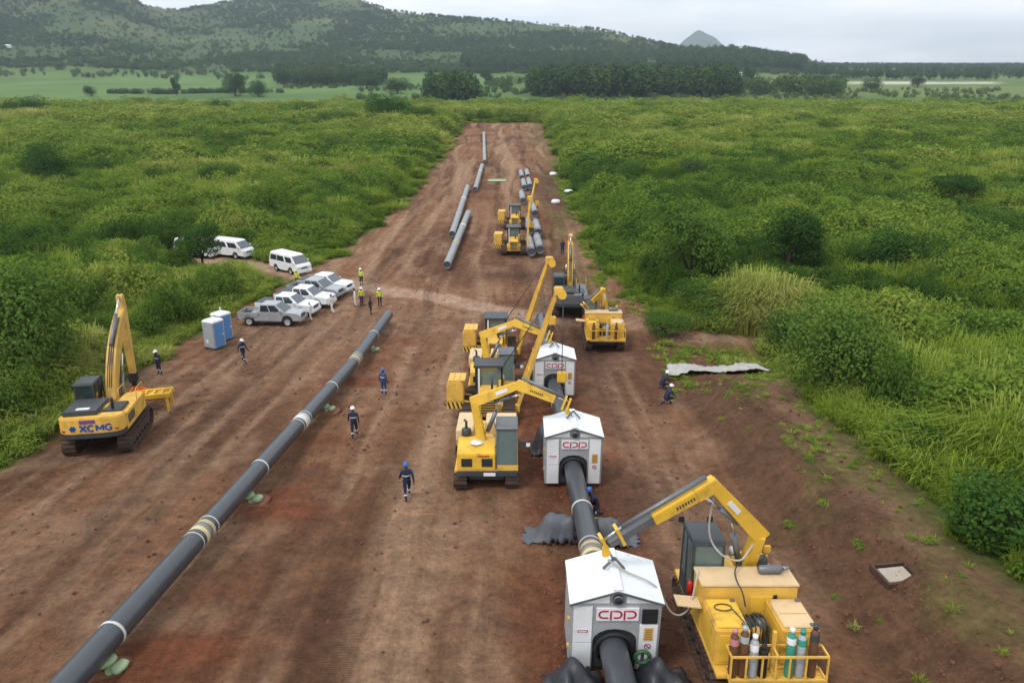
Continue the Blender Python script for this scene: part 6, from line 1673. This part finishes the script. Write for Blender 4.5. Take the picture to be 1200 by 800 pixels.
wood('scattered trees between the hillside woods and the strip', 560, 760, 700, 1050, 13, 8, 0.55, 0.6, (0, 1, 2), 0.5)
wood('line of bushes along the far field edge on the left', 120, 330, 640, 650, 4.0, 4.0, 0.4, 1.3, (2,))
wood('rows of bushes along the upper edge of the pale field', -120, 330, 960, 1060, 12, 6, 0.45, 0.6, (2, 1), 0.45)
wood('scattered bushes on the valley floor right of centre', 600, 1300, 470, 700, 8, 3.4, 0.7, 0.55, (2,), 0.47)
wood('scattered bushes on the valley floor before the centre grove', 330, 640, 470, 800, 9, 4, 0.6, 0.5, (2,), 0.5)
n = 46000; y = gR.uniform(1080, 2250, n); c = gR.uniform(-250, 960, n); x = (c - 600) / FPX * 0.932 * y
f = fbm(x / 110., y / 110., 141, 4); k = gR.random(n) < sst(0.36, 0.6, f) * 0.75 + 0.16; k &= y < np.interp(c, SKX, SKR) + 40
x, y, f = x[k], y[k], f[k]; n = len(x); hh = (3 + 4.5 * gR.random(n)) * (0.7 + 0.6 * f)
scatter('hill_scrub', 'trees and scrub covering the long hill', x, y, gR.random(n) * 6.28, hh * 1.25, hh, gR.integers(0, 3, n), np.clip(0.75 - 0.7 * (f - 0.3) + 0.15 * gR.normal(size=n), 0, 1), FT, dz=-0.4)

# small far buildings
def house(label, px, dist, w_, d_, h_, roof):
    x = (px - 600) / FPX * 0.932 * dist; root = empty('farm_building', label, 'building', 'pale farm buildings in the far valley'); root.location = (x, dist, gz(x, dist) - 0.3)
    MB().box(-w_ / 2, w_ / 2, -d_ / 2, d_ / 2, 0, h_).build('wall', WHITE, root)
    q = MB(); q.prism([(-d_ / 2 - 0.4, h_ + 0.01), (d_ / 2 + 0.4, h_ + 0.01), (0, h_ + d_ * 0.22)], 'x', -w_ / 2 - 0.4, w_ / 2 + 0.4); q.build('roof', roof, root)
    for k_ in range(max(1, int(w_ / 5))): MB().box(-w_ / 2 + 1.5 + k_ * 5, -w_ / 2 + 3 + k_ * 5, -d_ / 2 - 0.03, -d_ / 2, 1.0, 2.3).build('window', BLACK, root)
house('long white farm building past the right end of the plantation', 864, 1050, 14, 8, 4, WHITE)
house('small pale building left of the long white one', 848, 1060, 8, 6, 4, SHEET)
house('tiny white building at the far left foot of the hill', 13, 1250, 9, 6, 4, WHITE)

# ------------------------------------------------------------------ air
hz = MB().box(-6400, 6400, -150, 7600, -60, 330)
hm = bpy.data.materials.new('pale_air'); hm.use_nodes = True
t = hm.node_tree; t.nodes.clear()
oo = N(t, 'ShaderNodeOutputMaterial'); pv = N(t, 'ShaderNodeVolumePrincipled')
pv.inputs['Color'].default_value = (0.74, 0.86, 1.0, 1); pv.inputs['Density'].default_value = 0.00013; pv.inputs['Anisotropy'].default_value = 0.2
pv.inputs['Density Attribute'].default_value = ''
L(t, pv, 0, oo, 'Volume')
haze = hz.build('haze', hm); tag(haze, 'thin pale haze over the whole valley', kind='stuff')
haze.visible_shadow = True
